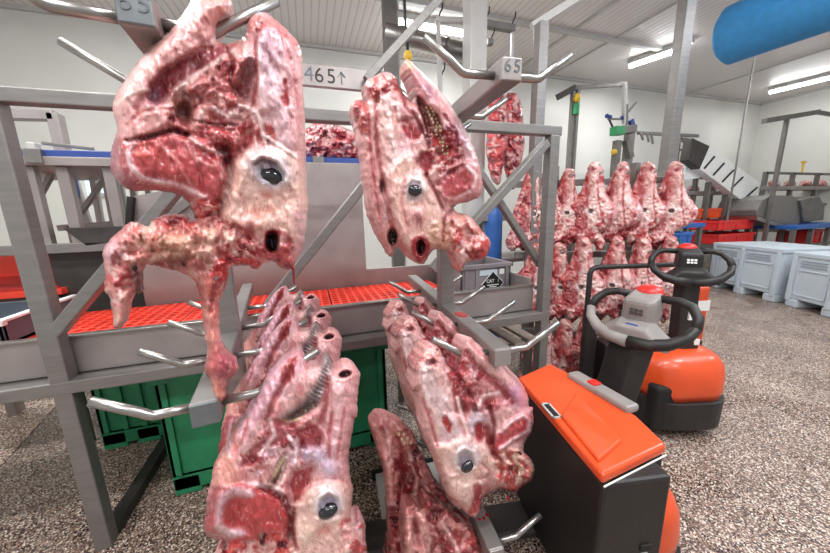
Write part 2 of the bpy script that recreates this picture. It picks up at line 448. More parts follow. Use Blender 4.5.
        q1 = np.stack([a, d, c, b], 1); q2 = np.stack([bi[a], bi[b], bi[c], bi[d]], 1)
        # quads whose corners all lie on the rim would be doubled: keep the front one only
        dup = (q2 < n).all(1); quads = np.vstack([q1[~dup], q2[~dup]])
        me = bpy.data.meshes.new(name)
        me.vertices.add(len(V)); me.vertices.foreach_set('co', V.astype(np.float32).ravel())
        me.loops.add(len(quads)*4); me.loops.foreach_set('vertex_index', quads.astype(np.int32).ravel())
        me.polygons.add(len(quads)); me.polygons.foreach_set('loop_start', np.arange(0, len(quads)*4, 4, dtype=np.int32))
        me.polygons.foreach_set('loop_total', np.full(len(quads), 4, np.int32))
        me.update(calc_edges=True); me.validate()
        ca = me.color_attributes.new('Col', 'FLOAT_COLOR', 'POINT')
        cf = s.col[s.used]; cv = np.vstack([cf, cf[inner]]); cv = np.hstack([np.clip(cv, 0, 1), np.ones((len(cv), 1))])
        ca.data.foreach_set('color', cv.astype(np.float32).ravel())
        me.polygons.foreach_set('use_smooth', np.ones(len(me.polygons), bool))
        me.materials.append(M['meat'])
        o = bpy.data.objects.new(name, me); C.objects.link(o)
        if parent is not None: o.parent = parent
        if loc is not None: o.location = loc
        return o

def plane_map(P0, ang):
    """the head's own mid plane through P0, turned by ang about the vertical; returns map and normal"""
    n = np.array([-math.sin(ang), math.cos(ang), 0.0]); P0 = np.array(P0, float)
    def f(px, py, t=0.0):
        D = CF[None, :]+((px-415)/CAM_F)[:, None]*CR[None, :]-((py-276.5)/CAM_F)[:, None]*CU[None, :]
        k = ((P0-EYE)@n-t)/(D@n)
        return EYE+D*k[:, None]
    return f, n
def zc(x0, y0, s):
    return lambda pts: [(x0+x/s, y0+y/s) for x, y in pts]
def z1(x0, y0, s):
    return lambda x, y: (x0+x/s, y0+y/s)

PINK = (222, 168, 160); PALE = (230, 190, 182); FLESH = (206, 132, 126); RED = (168, 58, 62); DEEP = (122, 30, 38); DARK = (62, 16, 20)
LILAC = (214, 186, 198); CREAM = (228, 190, 174); BROWN = (112, 66, 58)
MESSY = [(0.42, FLESH), (0.52, RED), (0.60, DEEP), (0.64, PALE)]
MESSP = [(0.45, CREAM), (0.5, FLESH), (0.56, RED), (0.66, DEEP)]

def eye(parent, fmap, nrm, origin, slab, x, y, rx, rz, sink=0.35, ang=0.0):
    p = fmap(np.array([x]), np.array([y]), slab.at(x, y)-sink*rx*0.6)[0]-np.array(origin)
    r = MB().ball((0, 0, 0), rx, rx*0.7, rz, 20, 12).build('eyeball', M['eye'], parent, smooth=True, loc=tuple(p))
    r.rotation_euler = (0, ang, math.atan2(-nrm[0], nrm[1]))
    tag(r, 'glossy dark eyeball')
    return r

# ------------------------------------------------------------------ camera object and render look
cd = bpy.data.cameras.new('camera'); cam = bpy.data.objects.new('camera', cd); C.objects.link(cam)
cd.sensor_fit = 'HORIZONTAL'; cd.sensor_width = 36; cd.lens = CAM_F*36/830; cd.clip_start = 0.02; cd.clip_end = 60
m3 = Matrix(((CR[0], CU[0], -CF[0]), (CR[1], CU[1], -CF[1]), (CR[2], CU[2], -CF[2])))
cam.matrix_world = Matrix.Translation((0, 0, H)) @ m3.to_4x4()
sc = bpy.context.scene; sc.camera = cam
sc.view_settings.view_transform = 'Standard'; sc.view_settings.look = 'None'; sc.view_settings.exposure = 0.0; sc.view_settings.gamma = 1.0
w = bpy.data.worlds.new('room_air'); sc.world = w; w.use_nodes = True
w.node_tree.nodes['Background'].inputs['Color'].default_value = lin((240, 244, 248))+[1]
w.node_tree.nodes['Background'].inputs['Strength'].default_value = 0.62

# ------------------------------------------------------------------ the hall
ZC, YB, XR, XL, YF = 4.3, 6.0, 12.1, -4.2, -3.0
structure('floor', MB().box((XL, YF, -0.1), (XR, YB, 0)), M['floor'])
structure('ceiling', MB().box((XL, YF, ZC), (XR, YB, ZC+0.1)), M['ceiling'])
structure('wall_back', MB().box((XL-0.1, YB, 0), (XR+0.1, YB+0.1, ZC)), M['wall'])
structure('wall_right', MB().box((XR, YF, 0), (XR+0.1, YB, ZC)), M['wall'])
structure('wall_left', MB().box((XL-0.1, YF, 0), (XL, YB, ZC)), M['wall'])
structure('baseboard_back', MB().box((XL, YB-0.06, 0), (XR, YB, 0.22)), M['trim'], bevel=0.01)
structure('baseboard_right', MB().box((XR-0.06, YF, 0), (XR, YB, 0.22)), M['trim'], bevel=0.01)
structure('trim_1', MB().box((XL, YB-0.05, ZC-0.05), (XR, YB, ZC)), M['trim'])
structure('trim_2', MB().box((XR-0.05, YF, ZC-0.05), (XR, YB, ZC)), M['trim'])
# light on the floor beyond the left post, painted as a paler strip
structure('floor_lit_strip', MB().prism([(-2.28, 3.6, 0.0), (-2.05, 2.45, 0.0), (-4.2, 2.45, 0.0), (-4.2, 3.6, 0.0)], (0, 0, 0.006)), M['floorlight'])
# two small daylight panes seen through the table frames on the left
for i, (a, b) in enumerate((((82, 168), (95, 199)), ((97, 167), (105, 193)))):
    p, q = aY(a[0], a[1], YB-0.03), aY(b[0], b[1], YB-0.03)
    wd = structure('window_%d' % (i+1), MB().box((p.x, YB-0.04, q.z), (q.x, YB-0.01, p.z)), M['pane'])
    tag(MB().box((p.x-0.05, YB-0.05, q.z-0.05), (q.x+0.05, YB-0.012, q.z)).box((p.x-0.05, YB-0.05, p.z), (q.x+0.05, YB-0.012, p.z+0.05)).build('window_frame', M['trim'], wd), None)

# seams in the ceiling (panel joints)
sm = MB()
for px, py in ((630, 30), (560, 40), (775, 66)):
    p = aZ(px, py, ZC-0.012); sm.box((p.x-0.02, 1.0, ZC-0.02), (p.x+0.02, YB-0.05, ZC))
structure('trim_3', sm, M['trim'])
p = aZ(440, 6, ZC); structure('trim_4', MB().box((XL, p.y-0.04, ZC-0.05), (6.2, p.y+0.04, ZC)), M['trim'])

# ------------------------------------------------------------------ lights
def tube_lamp(a, b, label, energy, z=ZC-0.12):
    a = Vector((a[0], a[1], z)); b = Vector((b[0], b[1], z)); d = b-a; L = d.length; mid = (a+b)/2
    t = thing('tube_lamp', label, 'lamp', mid, math.atan2(d.y, d.x), 'tube lamps under the ceiling')
    MB().box((-L/2, -0.05, 0.035), (L/2, 0.05, 0.119)).build('lamp_housing', M['trim'], t, bevel=0.006)
    MB().tube([(-L/2+0.03, 0, 0), (L/2-0.03, 0, 0)], 0.036, 12).build('lamp_tube', M['tube'], t, smooth=True)
    ld = bpy.data.lights.new('lamp_light', 'AREA'); ld.shape = 'RECTANGLE'; ld.size = L; ld.size_y = 0.12; ld.energy = energy; ld.color = (0.97, 0.99, 1.0)
    lo = bpy.data.objects.new('lamp_light', ld); C.objects.link(lo); lo.parent = t; lo.location = (0, 0, -0.05)
    return t
z = ZC-0.12
a, b = aZ(628, 67, z), aZ(693, 45, z); tube_lamp(a, b, 'bright tube lamp on the ceiling, passing behind the tall steel column', 52)
a, b = aZ(768, 93, z), aZ(838, 76, z); tube_lamp(a, b, 'bright tube lamp on the ceiling nearest the far right corner, below the blue duct', 22)
a, b = aZ(396, 22, z), aZ(474, 36, z); tube_lamp(a, b, 'bright tube lamp above the hanging hooks at the top centre of the picture', 60)
for x, y in ((-1.6, 0.2), (1.2, 0.1), (4.2, 0.3), (-1.2, -1.8), (2.2, -1.8), (5.4, 1.0), (8.2, 1.0), (-2.4, 2.2), (-1.2, 3.6)):  # unseen lamps added to brighten the heads, walls and machines
    t = tube_lamp((x-0.75, y), (x+0.75, y), 'unseen tube lamp added under the ceiling as fill light, out of the picture', 66)

# ------------------------------------------------------------------ hook racks in front (each is one rack: post, beams, hooks)
HOOK_D = (0.05, 0.33, 0.62, 0.93)
def hook_mesh(side, out=0.085, run=0.09, rise=0.065, r=0.011):
    pts = [(side*0.028, 0, 0)]
    pts.append((side*(0.03+out*0.8), 0, 0))
    for k in range(5):
        a = k/4; pts.append((side*(0.03+out*(0.86+0.28*a)), 0, 0.012*a*a))
    pts.append((side*(0.03+out+run), 0, rise))
    return MB().tube(pts, r, 12)
def rack(name, label, loc, rot, zs, ypost, L, top, dims, cap):
    t = thing(name, label, 'rack', (loc[0], loc[1], 0), rot, 'hook racks')
    for i, z in enumerate(zs):
        b = MB().bar((0, 0.004, z), (0, L, z), 0.06, 0.06).build('beam', M['steel'], t, bevel=0.006)
        MB().box((-0.028, 0, z-0.028), (0.028, 0.006, z+0.028)).build('end_cap', M[cap], b, bevel=0.003)
    MB().box((-0.034, ypost-0.03, 0.02), (0.034, ypost+0.03, top)).build('post', M['steel'], t, bevel=0.005)
    MB().box((-0.12, ypost-0.12, 0.0), (0.12, ypost+0.12, 0.02)).build('foot_plate', M['dull'], t, bevel=0.004)
    for i, z in enumerate(zs):
        for s in (-1, 1):
            mesh = None
            for d in ((0.05, 0.42, 0.78) if i == 0 else HOOK_D[1:] if (i, s) == (2, -1) else HOOK_D):
                if mesh is None:
                    o = hook_mesh(s, *dims[(i, s)]).build('hook', M['bright'], t, smooth=True); mesh = o.data
                else:
                    o = bpy.data.objects.new('hook', mesh); C.objects.link(o); o.parent = t
                o.location = (0, d, z)
    return t
DL = {(0, -1): (0.11, 0.13, 0.085), (0, 1): (0.09, 0.125, 0.085), (1, -1): (0.085, 0.095, 0.065), (1, 1): (0.085, 0.15, 0.085)}
DR = {(0, -1): (0.09, 0.105, 0.08), (0, 1): (0.085, 0.095, 0.07), (1, -1): (0.085, 0.10, 0.07), (1, 1): (0.085, 0.115, 0.075), (2, -1): (0.085, 0.09, 0.065), (2, 1): (0.08, 0.10, 0.07)}
LR = rack('hook_rack', 'steel hook rack on the left, its beams carrying the largest hanging heads', (-0.262, 0.78), math.radians(5.2), (1.975, 1.155), 0.52, 1.45, 1.94, DL, 'dimcap')
RRK = rack('hook_rack', 'steel hook rack in the middle, next to the nearer orange truck', (0.548, 0.80), math.radians(-5.0), (1.965, 1.145, 0.37), 0.56, 1.28, 1.93, DR, 'sheet')
MB().box((-0.36, 0.0, 0.02), (0.12, 0.84, 0.05)).build('drip_plate', M['paint'], RRK, bevel=0.004)
MB().box((-0.38, 0.84, 0.0), (0.12, 0.86, 0.065)).build('plate_edge', M['rubber'], RRK)
MB().box((-0.34, 0.04, 0.0), (-0.3, 0.8, 0.02)).build('plate_foot', M['rubber'], RRK)
for t, z in ((LR, 1.975), (RRK, 1.965)):
    text('pen_digit', '65', 0.044, M['pen'], t, (0.0, -0.0008, z+0.006), (PI/2, 0, 0))
r_ = random.Random(3)
for k in range(26):
    MB().lathe([(r_.uniform(0.003, 0.009), 0.0), (0.001, 0.0015)], (r_.uniform(-0.026, 0.026), r_.uniform(0.1, 0.5), 0.4), 9).build('blood_spot', M['blood'], RRK)
MB().lathe([(0.026, 0), (0.022, 0.002)], (0.0, 0.36, 1.175), 14, 0.95, 1.6).build('blood_spot', M['blood'], RRK)

# ------------------------------------------------------------------ the big steel frame and trough behind the racks
FY = 1.75
fr = thing('steel_scaffold', 'tall square tube steel scaffold with diagonal braces standing before the red floored trough', 'scaffold', (0, FY, 0))
LX, RX = -1.095, 1.505
def fb(p, q, w=0.07, h=0.07, name='brace', m='steel', Y=FY):
    a, b = aY(p[0], p[1], Y), aY(q[0], q[1], Y)
    a.y -= FY; b.y -= FY
    return MB().bar(a, b, h, w, (0, 1, 0)).build(name, M[m], fr, bevel=0.006)
ZT = 2.075
for x in (LX, RX): MB().box((x-0.034, -0.034, 0), (x+0.034, 0.034, ZT-0.025)).build('post', M['steel'], fr, bevel=0.006)
MB().box((-2.4, -0.03, ZT-0.028), (RX+0.05, 0.03, ZT+0.028)).build('top_beam', M['steel'], fr, bevel=0.006)
MB().box((-2.4, -0.035, 0.845), (RX, 0.035, 0.905)).build('lower_rail', M['steel'], fr, bevel=0.006)
MB().box((LX-0.035, 0.04, 0.0), (LX+0.035, 1.2, 0.06)).build('base_runner', M['darksteel'], fr, bevel=0.006)
MB().box((RX-0.035, 0.04, 0.0), (RX+0.035, 1.2, 0.06)).build('base_runner', M['darksteel'], fr, bevel=0.006)
fb((57, 332), (176, 190), 0.07, 0.05, Y=FY+0.0)
fb((268, 305), (400, 140), 0.06, 0.05, Y=FY+0.06)
fb((432, 270), (546, 143), 0.06, 0.05)
fb((449, 125), (541, 266), 0.05, 0.04, Y=FY+0.06)
# numbered beam behind, on its own post
YN = 2.572
nb0, nb1 = aY(296, 74, YN), aY(392, 82, YN)
nb = thing('number_beam', 'grey beam with a hand painted number between the two upper heads', 'beam', (nb0.x, YN, 0))
MB().box((-0.6, -0.02, nb0.z-0.072), (nb1.x-nb0.x, 0.02, nb0.z+0.072)).build('beam_body', M['sheet'], nb, bevel=0.005)
MB().box((-0.44, -0.018, 0.82), (-0.37, 0.018, nb0.z-0.07)).build('post', M['steel'], nb, bevel=0.005)
p = aY(325, 77, YN)
text('painted_digit', '65', 0.135, M['pendark'], nb, (p.x-nb0.x, -0.021, nb0.z-0.004), (PI/2, 0, 0))
text('painted_digit', '4', 0.135, M['pen'], nb, (aY(309, 77, YN).x-nb0.x, -0.021, nb0.z), (PI/2, 0, 0))
ar = MB(); x = aY(341, 77, YN).x-nb0.x; z = nb0.z-0.004
for a, b in (((0, -0.04), (0, 0.04)), ((0, 0.04), (-0.025, 0.005)), ((0, 0.04), (0.025, 0.005))): ar.bar((x+a[0], -0.021, z+a[1]), (x+b[0], -0.021, z+b[1]), 0.008, 0.006)
ar.build('painted_arrow', M['pen'], nb)
# slats of the lower shelf at the right
sl = thing('slatted_shelf', 'low slatted shelf behind the right rack, under the trough', 'shelf', (1.05, 2.1, 0))
for k in range(7):
    x = -0.42+k*0.14
    MB().box((x, -0.3, 0.64), (x+0.085, 0.35, 0.665)).build('slat', M['concrete'], sl, bevel=0.004)
for y in (-0.28, 0.3): MB().box((-0.45, y, 0.59), (0.45, y+0.05, 0.64)).build('bearer', M['dull'], sl)
for x in (-0.43, 0.4):
    for y in (-0.28, 0.3): MB().box((x, y, 0), (x+0.045, y+0.045, 0.59)).build('leg', M['dull'], sl)
# trough
tr = thing('steel_trough', 'long stainless trough table with a floor of red plastic grids', 'trough', (0, FY, 0))
T0, T1, TX0, TX1 = 0.05, 0.78, -2.4, 1.46
MB().box((TX0, T0, 0.9), (TX1, T0+0.02, 1.085)).build('front_panel', M['sheet'], tr, bevel=0.004)
MB().box((TX0, T0-0.012, 1.080), (TX1, T0+0.028, 1.092)).build('rim', M['bright'], tr, bevel=0.003)
MB().box((TX0, T0, 0.89), (TX1, T1, 0.91)).build('bottom_panel', M['sheet'], tr)
MB().box((TX1-0.02, T0+0.02, 0.91), (TX1, T1, 1.13)).build('end_panel', M['sheet'], tr, bevel=0.003)
pz = aY(330, 163, FY+T1).z
p0 = aY(196, 240, FY+T1).x
MB().box((-0.72, T1, 0.9), (0.42, T1+0.02, pz)).build('back_panel', M['sheet'], tr, bevel=0.003)
MB().box((LX+0.02, T1, 0.9), (-0.72, T1+0.02, 1.36)).build('back_panel', M['sheet'], tr, bevel=0.003)
MB().box((0.42, T1, 0.9), (TX1, T1+0.02, 1.16)).build('back_panel', M['sheet'], tr, bevel=0.003)
for x in (-2.38, -0.3, 1.2): MB().box((x, T1-0.06, 0), (x+0.05, T1-0.01, 0.89)).build('leg', M['dull'], tr)
# red grid mats
gx = -2.38
gl = ['red plastic grid mat at the far left end of the trough', 'red plastic grid mat in the trough just right of the left steel post', 'red plastic grid mat in the trough below the pale steel back panel', 'red plastic grid mat in the right end of the trough']
for k in range(4):
    g = thing('grid_mat', gl[k], 'mat', (gx+k*0.83, FY+T0+0.03, 0.911), 0, 'red grid mats in the trough')
    W_, D_ = 0.82, 0.68
    MB().box((0, 0, 0), (W_, D_, 0.1)).build('mat_base', M['redbase'], g)
    gb = MB()
    n = 15
    for i in range(n+1):
        x = i*W_/n; gb.box((max(0, x-0.009), 0, 0.1), (min(W_, x+0.009), D_, 0.122))
    for j in range(13):
        y = j*D_/12; gb.box((0, max(0, y-0.009), 0.1), (W_, min(D_, y+0.009), 0.1215))
    gb.build('mat_grid', M['redgrid'], g)
# grey crate with a black diamond sign standing in the trough
p, q = aY(461, 290, 2.05), aY(511, 262, 2.05)
cz0, cz1 = 0.935, q.z
ck = thing('grey_crate', 'grey plastic crate with a black diamond sign standing in the right end of the trough', 'crate', ((p.x+q.x)/2, 2.05, 0.911))
hw = (q.x-p.x)/2; hh = cz1-0.911
MB().box((-hw, 0, 0), (hw, 0.015, hh)).box((-hw, 0.36, 0), (hw, 0.375, hh)).box((-hw, 0, 0), (-hw+0.015, 0.375, hh)).box((hw-0.015, 0, 0), (hw, 0.375, hh)).box((-hw, 0, 0), (hw, 0.375, 0.02)).build('crate_body', M['crate'], ck, bevel=0.004)
MB().box((-hw-0.012, -0.014, hh-0.03), (hw+0.012, 0, hh)).box((-hw-0.012, -0.014, hh-0.03), (-hw, 0.39, hh)).box((hw, -0.014, hh-0.03), (hw+0.012, 0.39, hh)).box((-hw-0.012, 0.375, hh-0.03), (hw+0.012, 0.39, hh)).build('crate_rim', M['crate'], ck, bevel=0.003)
for x in (-hw+0.03, -hw*0.45, hw-0.05): MB().box((x, -0.01, 0.02), (x+0.016, 0, hh-0.03)).build('rib', M['crate'], ck)
dx, dz = 0.05, hh*0.5
sg = MB().prism([(dx-0.088, -0.012, dz), (dx, -0.012, dz-0.088), (dx+0.088, -0.012, dz), (dx, -0.012, dz+0.088)], (0, 0.011, 0)).build('sign', M['blackprint'], ck)
ol = MB()
for a, b in (((-0.094, 0), (0, -0.094)), ((0, -0.094), (0.094, 0)), ((0.094, 0), (0, 0.094)), ((0, 0.094), (-0.094, 0))): ol.bar((dx+a[0], -0.008, dz+a[1]), (dx+b[0], -0.008, dz+b[1]), 0.004, 0.004)
ol.build('sign_border', M['white'], sg)
text('sign_letter', 'CAT 1', 0.036, M['white'], sg, (dx, -0.0125, dz+0.02), (PI/2, 0, 0))
for k in range(2): MB().box((dx-0.05+0.02*k, -0.0125, dz-0.012-0.014*k), (dx+0.05-0.02*k, -0.011, dz-0.006-0.014*k)).build('sign_line', M['white'], sg)
MB().box((-0.06, -0.004, hh-0.085), (0.09, 0, hh-0.045)).build('label_strip', M['bin'], ck)
MB().box((hw-0.10, -0.004, hh-0.085), (hw-0.06, 0, hh-0.045)).build('label_tag', M['white'], ck)

# green box pallets under the trough
def green_box(name, label, x0, x1, y, d, h):
    t = thing(name, label, 'box', ((x0+x1)/2, y, 0), 0, 'green plastic box pallets')
    w_ = (x1-x0)/2
    b = MB().box((-w_, 0, 0.03), (w_, 0.03, h)).box((-w_, d-0.03, 0.12), (w_, d, h)).box((-w_, 0, 0.12), (-w_+0.03, d, h)).box((w_-0.03, 0, 0.12), (w_, d, h)).box((-w_, 0, 0.12), (w_, d, 0.15))
    b.build('box_body', M['green'], t, bevel=0.008)
    MB().box((-w_-0.02, -0.02, h-0.05), (w_+0.02, 0.0, h)).box((-w_-0.02, d, h-0.05), (w_+0.02, d+0.02, h)).box((-w_-0.02, 0, h-0.05), (-w_, d, h)).box((w_, 0, h-0.05), (w_+0.02, d, h)).build('box_rim', M['green'], t, bevel=0.006)
    for s in (-1, 0, 1): MB().box((s*(w_-0.07)-0.07, 0.0, 0), (s*(w_-0.07)+0.07, d, 0.12)).build('runner', M['green'], t, bevel=0.008)
    for k in range(5):
        x = -w_+0.03+k*(2*w_-0.09)/4
        MB().box((x, -0.018, 0.14), (x+0.03, 0, h-0.05)).build('rib', M['green'], t, bevel=0.004)
    return t
green_box('box_pallet', 'bright green plastic box pallet under the trough, behind the hanging heads', -0.87, 0.42, 1.955, 0.9, 0.77)
green_box('box_pallet', 'dark shaded green plastic box pallet under the trough just right of the left steel post', -1.5, -0.96, 2.58, 0.9, 0.72)
# ------------------------------------------------------------------ the large skinned heads in front
def head(name, label, slab, ref, Y, ang, group='large skinned heads on the front racks'):
    P0 = aY(ref[0], ref[1], Y)
    f, n = plane_map(P0, ang)
    o = slab.build(name, f, n, P0, None, P0)
    tag(o, label, 'cow head', group)
    return o, f, n, P0
def mpp_at(ref, Y):
    d = ray(*ref); return (Y/d[1])/CAM_F

# ---- head A: upper left
a1 = z1(90, 0, 2.404); a2 = z1(90, 190, 2.404)
A1 = zc(90, 0, 2.404); A2 = zc(90, 190, 2.404)
outA = A1([(250, -6), (230, 25), (185, 75), (130, 130), (85, 190), (57, 240), (55, 270), (65, 310), (58, 335), (50, 370), (50, 410), (75, 445), (110, 460), (150, 458), (200, 465), (235, 485), (250, 520)])
outA += A2([(262, 80), (300, 120), (340, 160), (370, 172), (400, 182), (440, 172), (458, 186), (482, 192), (497, 165), (515, 120), (523, 60)])
outA += A1([(524, 500), (521, 400), (517, 300), (513, 200), (506, 115), (482, 80), (440, 42), (415, 27), (392, 34), (378, 52), (372, 84), (350, 100), (322, 104), (306, 92), (308, 62), (318, 46), (338, 34), (342, 4), (330, -14), (290, -22)])
YA = 0.85; refA = (225, 95)
s = Slab(outA, mpp_at(refA, YA), 0.065, 0.05, PINK, 1.5, 21, 0.6, (0.006, 15), 1.7, RED, 0.3, 26)
s.poly(A1([(250, -10), (185, 70), (130, 130), (85, 190), (50, 240), (55, 310), (100, 338), (150, 322), (190, 285), (205, 255), (150, 250), (140, 210), (180, 165), (230, 128), (285, 95), (300, 40), (290, -15)]), 3, 0.012, (222, 160, 156), 0.8)
s.line(A1([(200, 80), (130, 160), (80, 230)]), 9, 0.006, (238, 200, 192), 0.4)
s.line(A1([(110, 260), (150, 215), (190, 200)]), 4, -0.004, RED, 0.6, 0.4)
s.ell(a1(310, 30), 8, 24, 0.01, (226, 168, 160))
s.poly(A1([(145, 245), (148, 195), (190, 155), (250, 122), (300, 108), (345, 112), (310, 150), (255, 185), (205, 212), (165, 250)]), 2, -0.012, (146, 66, 74), rim=(196, 120, 120), rimw=1.5)
s.ell(a1(155, 235), 8, 9, 0.0, (128, 82, 104), 0.7)
s.mess(A1([(200, 255), (255, 192), (320, 140), (372, 150), (365, 230), (392, 300), (384, 350), (322, 392), (240, 335), (190, 292)]), 13, [(0.46, FLESH), (0.5, RED), (0.56, (196, 110, 108)), (0.62, DEEP), (0.66, PALE)], 0.012, 3, 71)
s.ell(a1(228, 262), 9, 17, -0.03, BROWN, 0.9, -8, 3); s.ell(a1(218, 240), 10, 5, 0.008, (150, 96, 84), 0.8)
s.ell(a1(290, 200), 13, 11, 0.012, (206, 140, 136)); s.ell(a1(290, 202), 7, 6, -0.016, (140, 40, 46)); s.ell(a1(290, 200), 3, 3, 0.006, FLESH)
s.ell(a1(262, 285), 12, 5, 0.01, PALE, 0.9, -60); s.ell(a1(345, 275), 9, 5, 0.012, (236, 210, 206), 0.9, -10); s.line(A1([(300, 262), (322, 280), (338, 300)]), 3, 0.008, (232, 206, 208), 0.9)
s.ell(a1(330, 320), 20, 13, 0.004, (150, 44, 48), 0.8, 70); s.ell(a1(285, 330), 18, 14, 0.006, (178, 74, 76), 0.7)
s.poly(A1([(350, 235), (345, 205), (365, 160), (392, 140), (398, 185), (385, 240), (365, 248)]), 2, -0.026, (152, 70, 70), rim=(214, 160, 156), rimw=1.5)
s.line(A1([(425, 60), (420, 150), (440, 230), (475, 320)]), 17, 0.022, (218, 182, 190), 0.8)
s.line(A1([(408, 100), (405, 180), (415, 260)]), 4, 0.012, (234, 206, 206), 0.8)
s.line(A1([(490, 110), (502, 300), (508, 520)]), 7, 0.008, (224, 166, 164), 0.8)
s.ell(a1(440, 100), 14, 26, -0.006, (190, 148, 170), 0.6, 10); s.ell(a1(470, 110), 9, 18, 0.004, (206, 160, 166), 0.6)
s.mess(A1([(375, 60), (395, 32), (440, 40), (480, 78), (505, 115), (470, 90), (430, 65), (400, 80)]), 8, [(0.45, (214, 140, 134)), (0.58, (176, 80, 80))], 0.008, 3, 12)
s.line(A1([(470, 195), (473, 250)]), 2.2, -0.006, (170, 44, 46), 1, 0.5); s.line(A1([(462, 235), (470, 250)]), 2, -0.004, (176, 50, 50), 0.9)
s.mess(A1([(405, 300), (435, 300), (450, 345), (425, 360), (400, 335)]), 7, [(0.3, (176, 66, 66)), (0.6, DEEP)], 0.004, 2, 5)
# cheek muscle cut through
s.poly(A1([(62, 335), (140, 328), (250, 328), (312, 372), (332, 432), (322, 482), (300, 505), (250, 488), (180, 464), (110, 460), (52, 412), (52, 365)]), 3, 0.014, (176, 72, 76), wob=4)
s.line(A1([(60, 345), (56, 400), (92, 446), (150, 458), (205, 464)]), 8, 0.0, (158, 84, 96), 0.95)
s.line(A1([(108, 345), (92, 365), (95, 395), (118, 424), (160, 438), (215, 446), (275, 474)]), 2.6, 0.006, (228, 196, 200), 1, 0.5)
s.ell(a1(130, 362), 14, 10, 0, (206, 92, 84), 0.8, 20); s.ell(a1(230, 395), 26, 20, 0.004, (172, 60, 64), 0.5, 30)
s.line(A1([(230, 340), (250, 380), (290, 400)]), 2, 0.003, (214, 140, 140), 0.6, 0.7); s.line(A1([(170, 350), (200, 380), (240, 440)]), 2, 0.003, (206, 120, 118), 0.5, 0.7)
s.line(A1([(90, 337), (150, 328), (200, 312), (235, 325)]), 3, -0.016, (112, 34, 42), 1, 0.3)
s.line(A1([(325, 360), (338, 420), (318, 480), (296, 520)]), 6, -0.026, (124, 38, 44), 1, 0.3)
s.mess(A1([(235, 480), (290, 480), (310, 510), (300, 550), (250, 540)]), 7, [(0.4, (170, 44, 46)), (0.56, (196, 60, 56)), (0.64, PALE)], 0.006, 3, 44)
# face round the eye
s.poly(A1([(338, 410), (360, 380), (400, 358), (470, 362), (512, 400), (524, 470)])+A2([(520, 110), (480, 120), (440, 100), (380, 110), (330, 70), (312, 40)])+A1([(320, 500)]), 7, 0.014, (228, 188, 174))
s.ell(a1(430, 402), 24, 18, 0.014, (214, 196, 198), 1, 28, 4); s.ell(a1(430, 405), 18, 12, -0.010, (140, 126, 136), 1, 28, 4)
s.line(A1([(392, 385), (412, 372), (450, 385), (475, 420), (470, 438)]), 2.6, 0.010, (232, 216, 214), 1)
s.line(A1([(398, 395), (415, 382), (445, 395)]), 1.8, -0.006, (128, 92, 98), 0.9)
s.ell(a1(436, 424), 13, 10, -0.004, (176, 182, 196), 0.9)
for q in ((400, 520, 9, 14), (432, 505, 8, 6), (425, 470, 9, 5)): s.ell(a1(q[0], q[1]), q[2]*0.7, q[3]*0.7, -0.004, (206, 110, 92), 0.6)
s.line(A1([(440, 460), (470, 480), (500, 470)]), 2, -0.002, (206, 140, 132), 0.5); s.line(A1([(350, 450), (370, 480), (372, 520)]), 3, -0.003, (216, 160, 146), 0.5)
# lower face and ear canal
s.ell(a2(382, 92), 9, 11, 0.012, (214, 150, 144)); s.ell(a2(386, 104), 5, 8, -0.016, (150, 70, 72))
s.mess(A2([(300, 80), (345, 78), (400, 118), (425, 150), (415, 180), (380, 172), (330, 150)]), 8, MESSY, 0.012, 3, 61)
s.poly(A2([(418, 108), (440, 92), (475, 105), (492, 140), (490, 185), (455, 185), (425, 165)]), 2, 0.006, (156, 46, 54), wob=4); s.mess(A2([(425, 140), (490, 130), (490, 190), (430, 185)]), 6, [(0.45, (196, 86, 84)), (0.6, DEEP)], 0.008, 2, 9)
s.ell(a2(438, 125), 6.5, 10, -0.055, (40, 14, 16), 1, 0, 5); s.ell(a2(462, 118), 4, 8, 0.01, (222, 170, 168), 0.8, 20)
s.line(A2([(500, 60), (510, 110), (498, 160)]), 6, 0.006, (222, 174, 176), 0.8)
for q, w_, am, c_ in (
    ([(408, 40), (396, 110), (402, 190), (392, 260)], 2.2, -0.008, (150, 60, 64)), ([(345, 120), (300, 150), (262, 175), (205, 215)], 2.0, 0.006, (236, 206, 200)),
    ([(322, 108), (345, 150), (338, 200)], 2.0, -0.010, (130, 44, 50)), ([(450, 60), (470, 110), (492, 180), (500, 260)], 1.6, -0.005, (196, 120, 128)),
    ([(360, 255), (392, 262), (410, 290), (420, 340)], 2.2, 0.007, (236, 210, 208)), ([(250, 290), (300, 300), (352, 300)], 1.8, -0.008, (110, 34, 40)),
    ([(90, 300), (120, 270), (165, 262), (205, 262)], 1.6, -0.003, (206, 130, 126)), ([(240, 330), (270, 352), (322, 372)], 2.2, 0.006, (226, 178, 176)),
    ([(62, 250), (95, 225), (140, 215)], 2.0, 0.004, (242, 214, 206)), ([(425, 330), (455, 350), (500, 380)], 1.6, 0.005, (240, 212, 206))):
    s.line(A1(q), w_, am, c_, 0.9, 0.35)
hA, fA, nA, PA = head('cow_head', 'largest skinned cow head, top left, with a long strip of torn flesh hanging below', s, refA, YA, 0.0)
eye(hA, fA, nA, PA, s, *a1(436, 424), 0.0245, 0.0185, 0.2, 0.2)
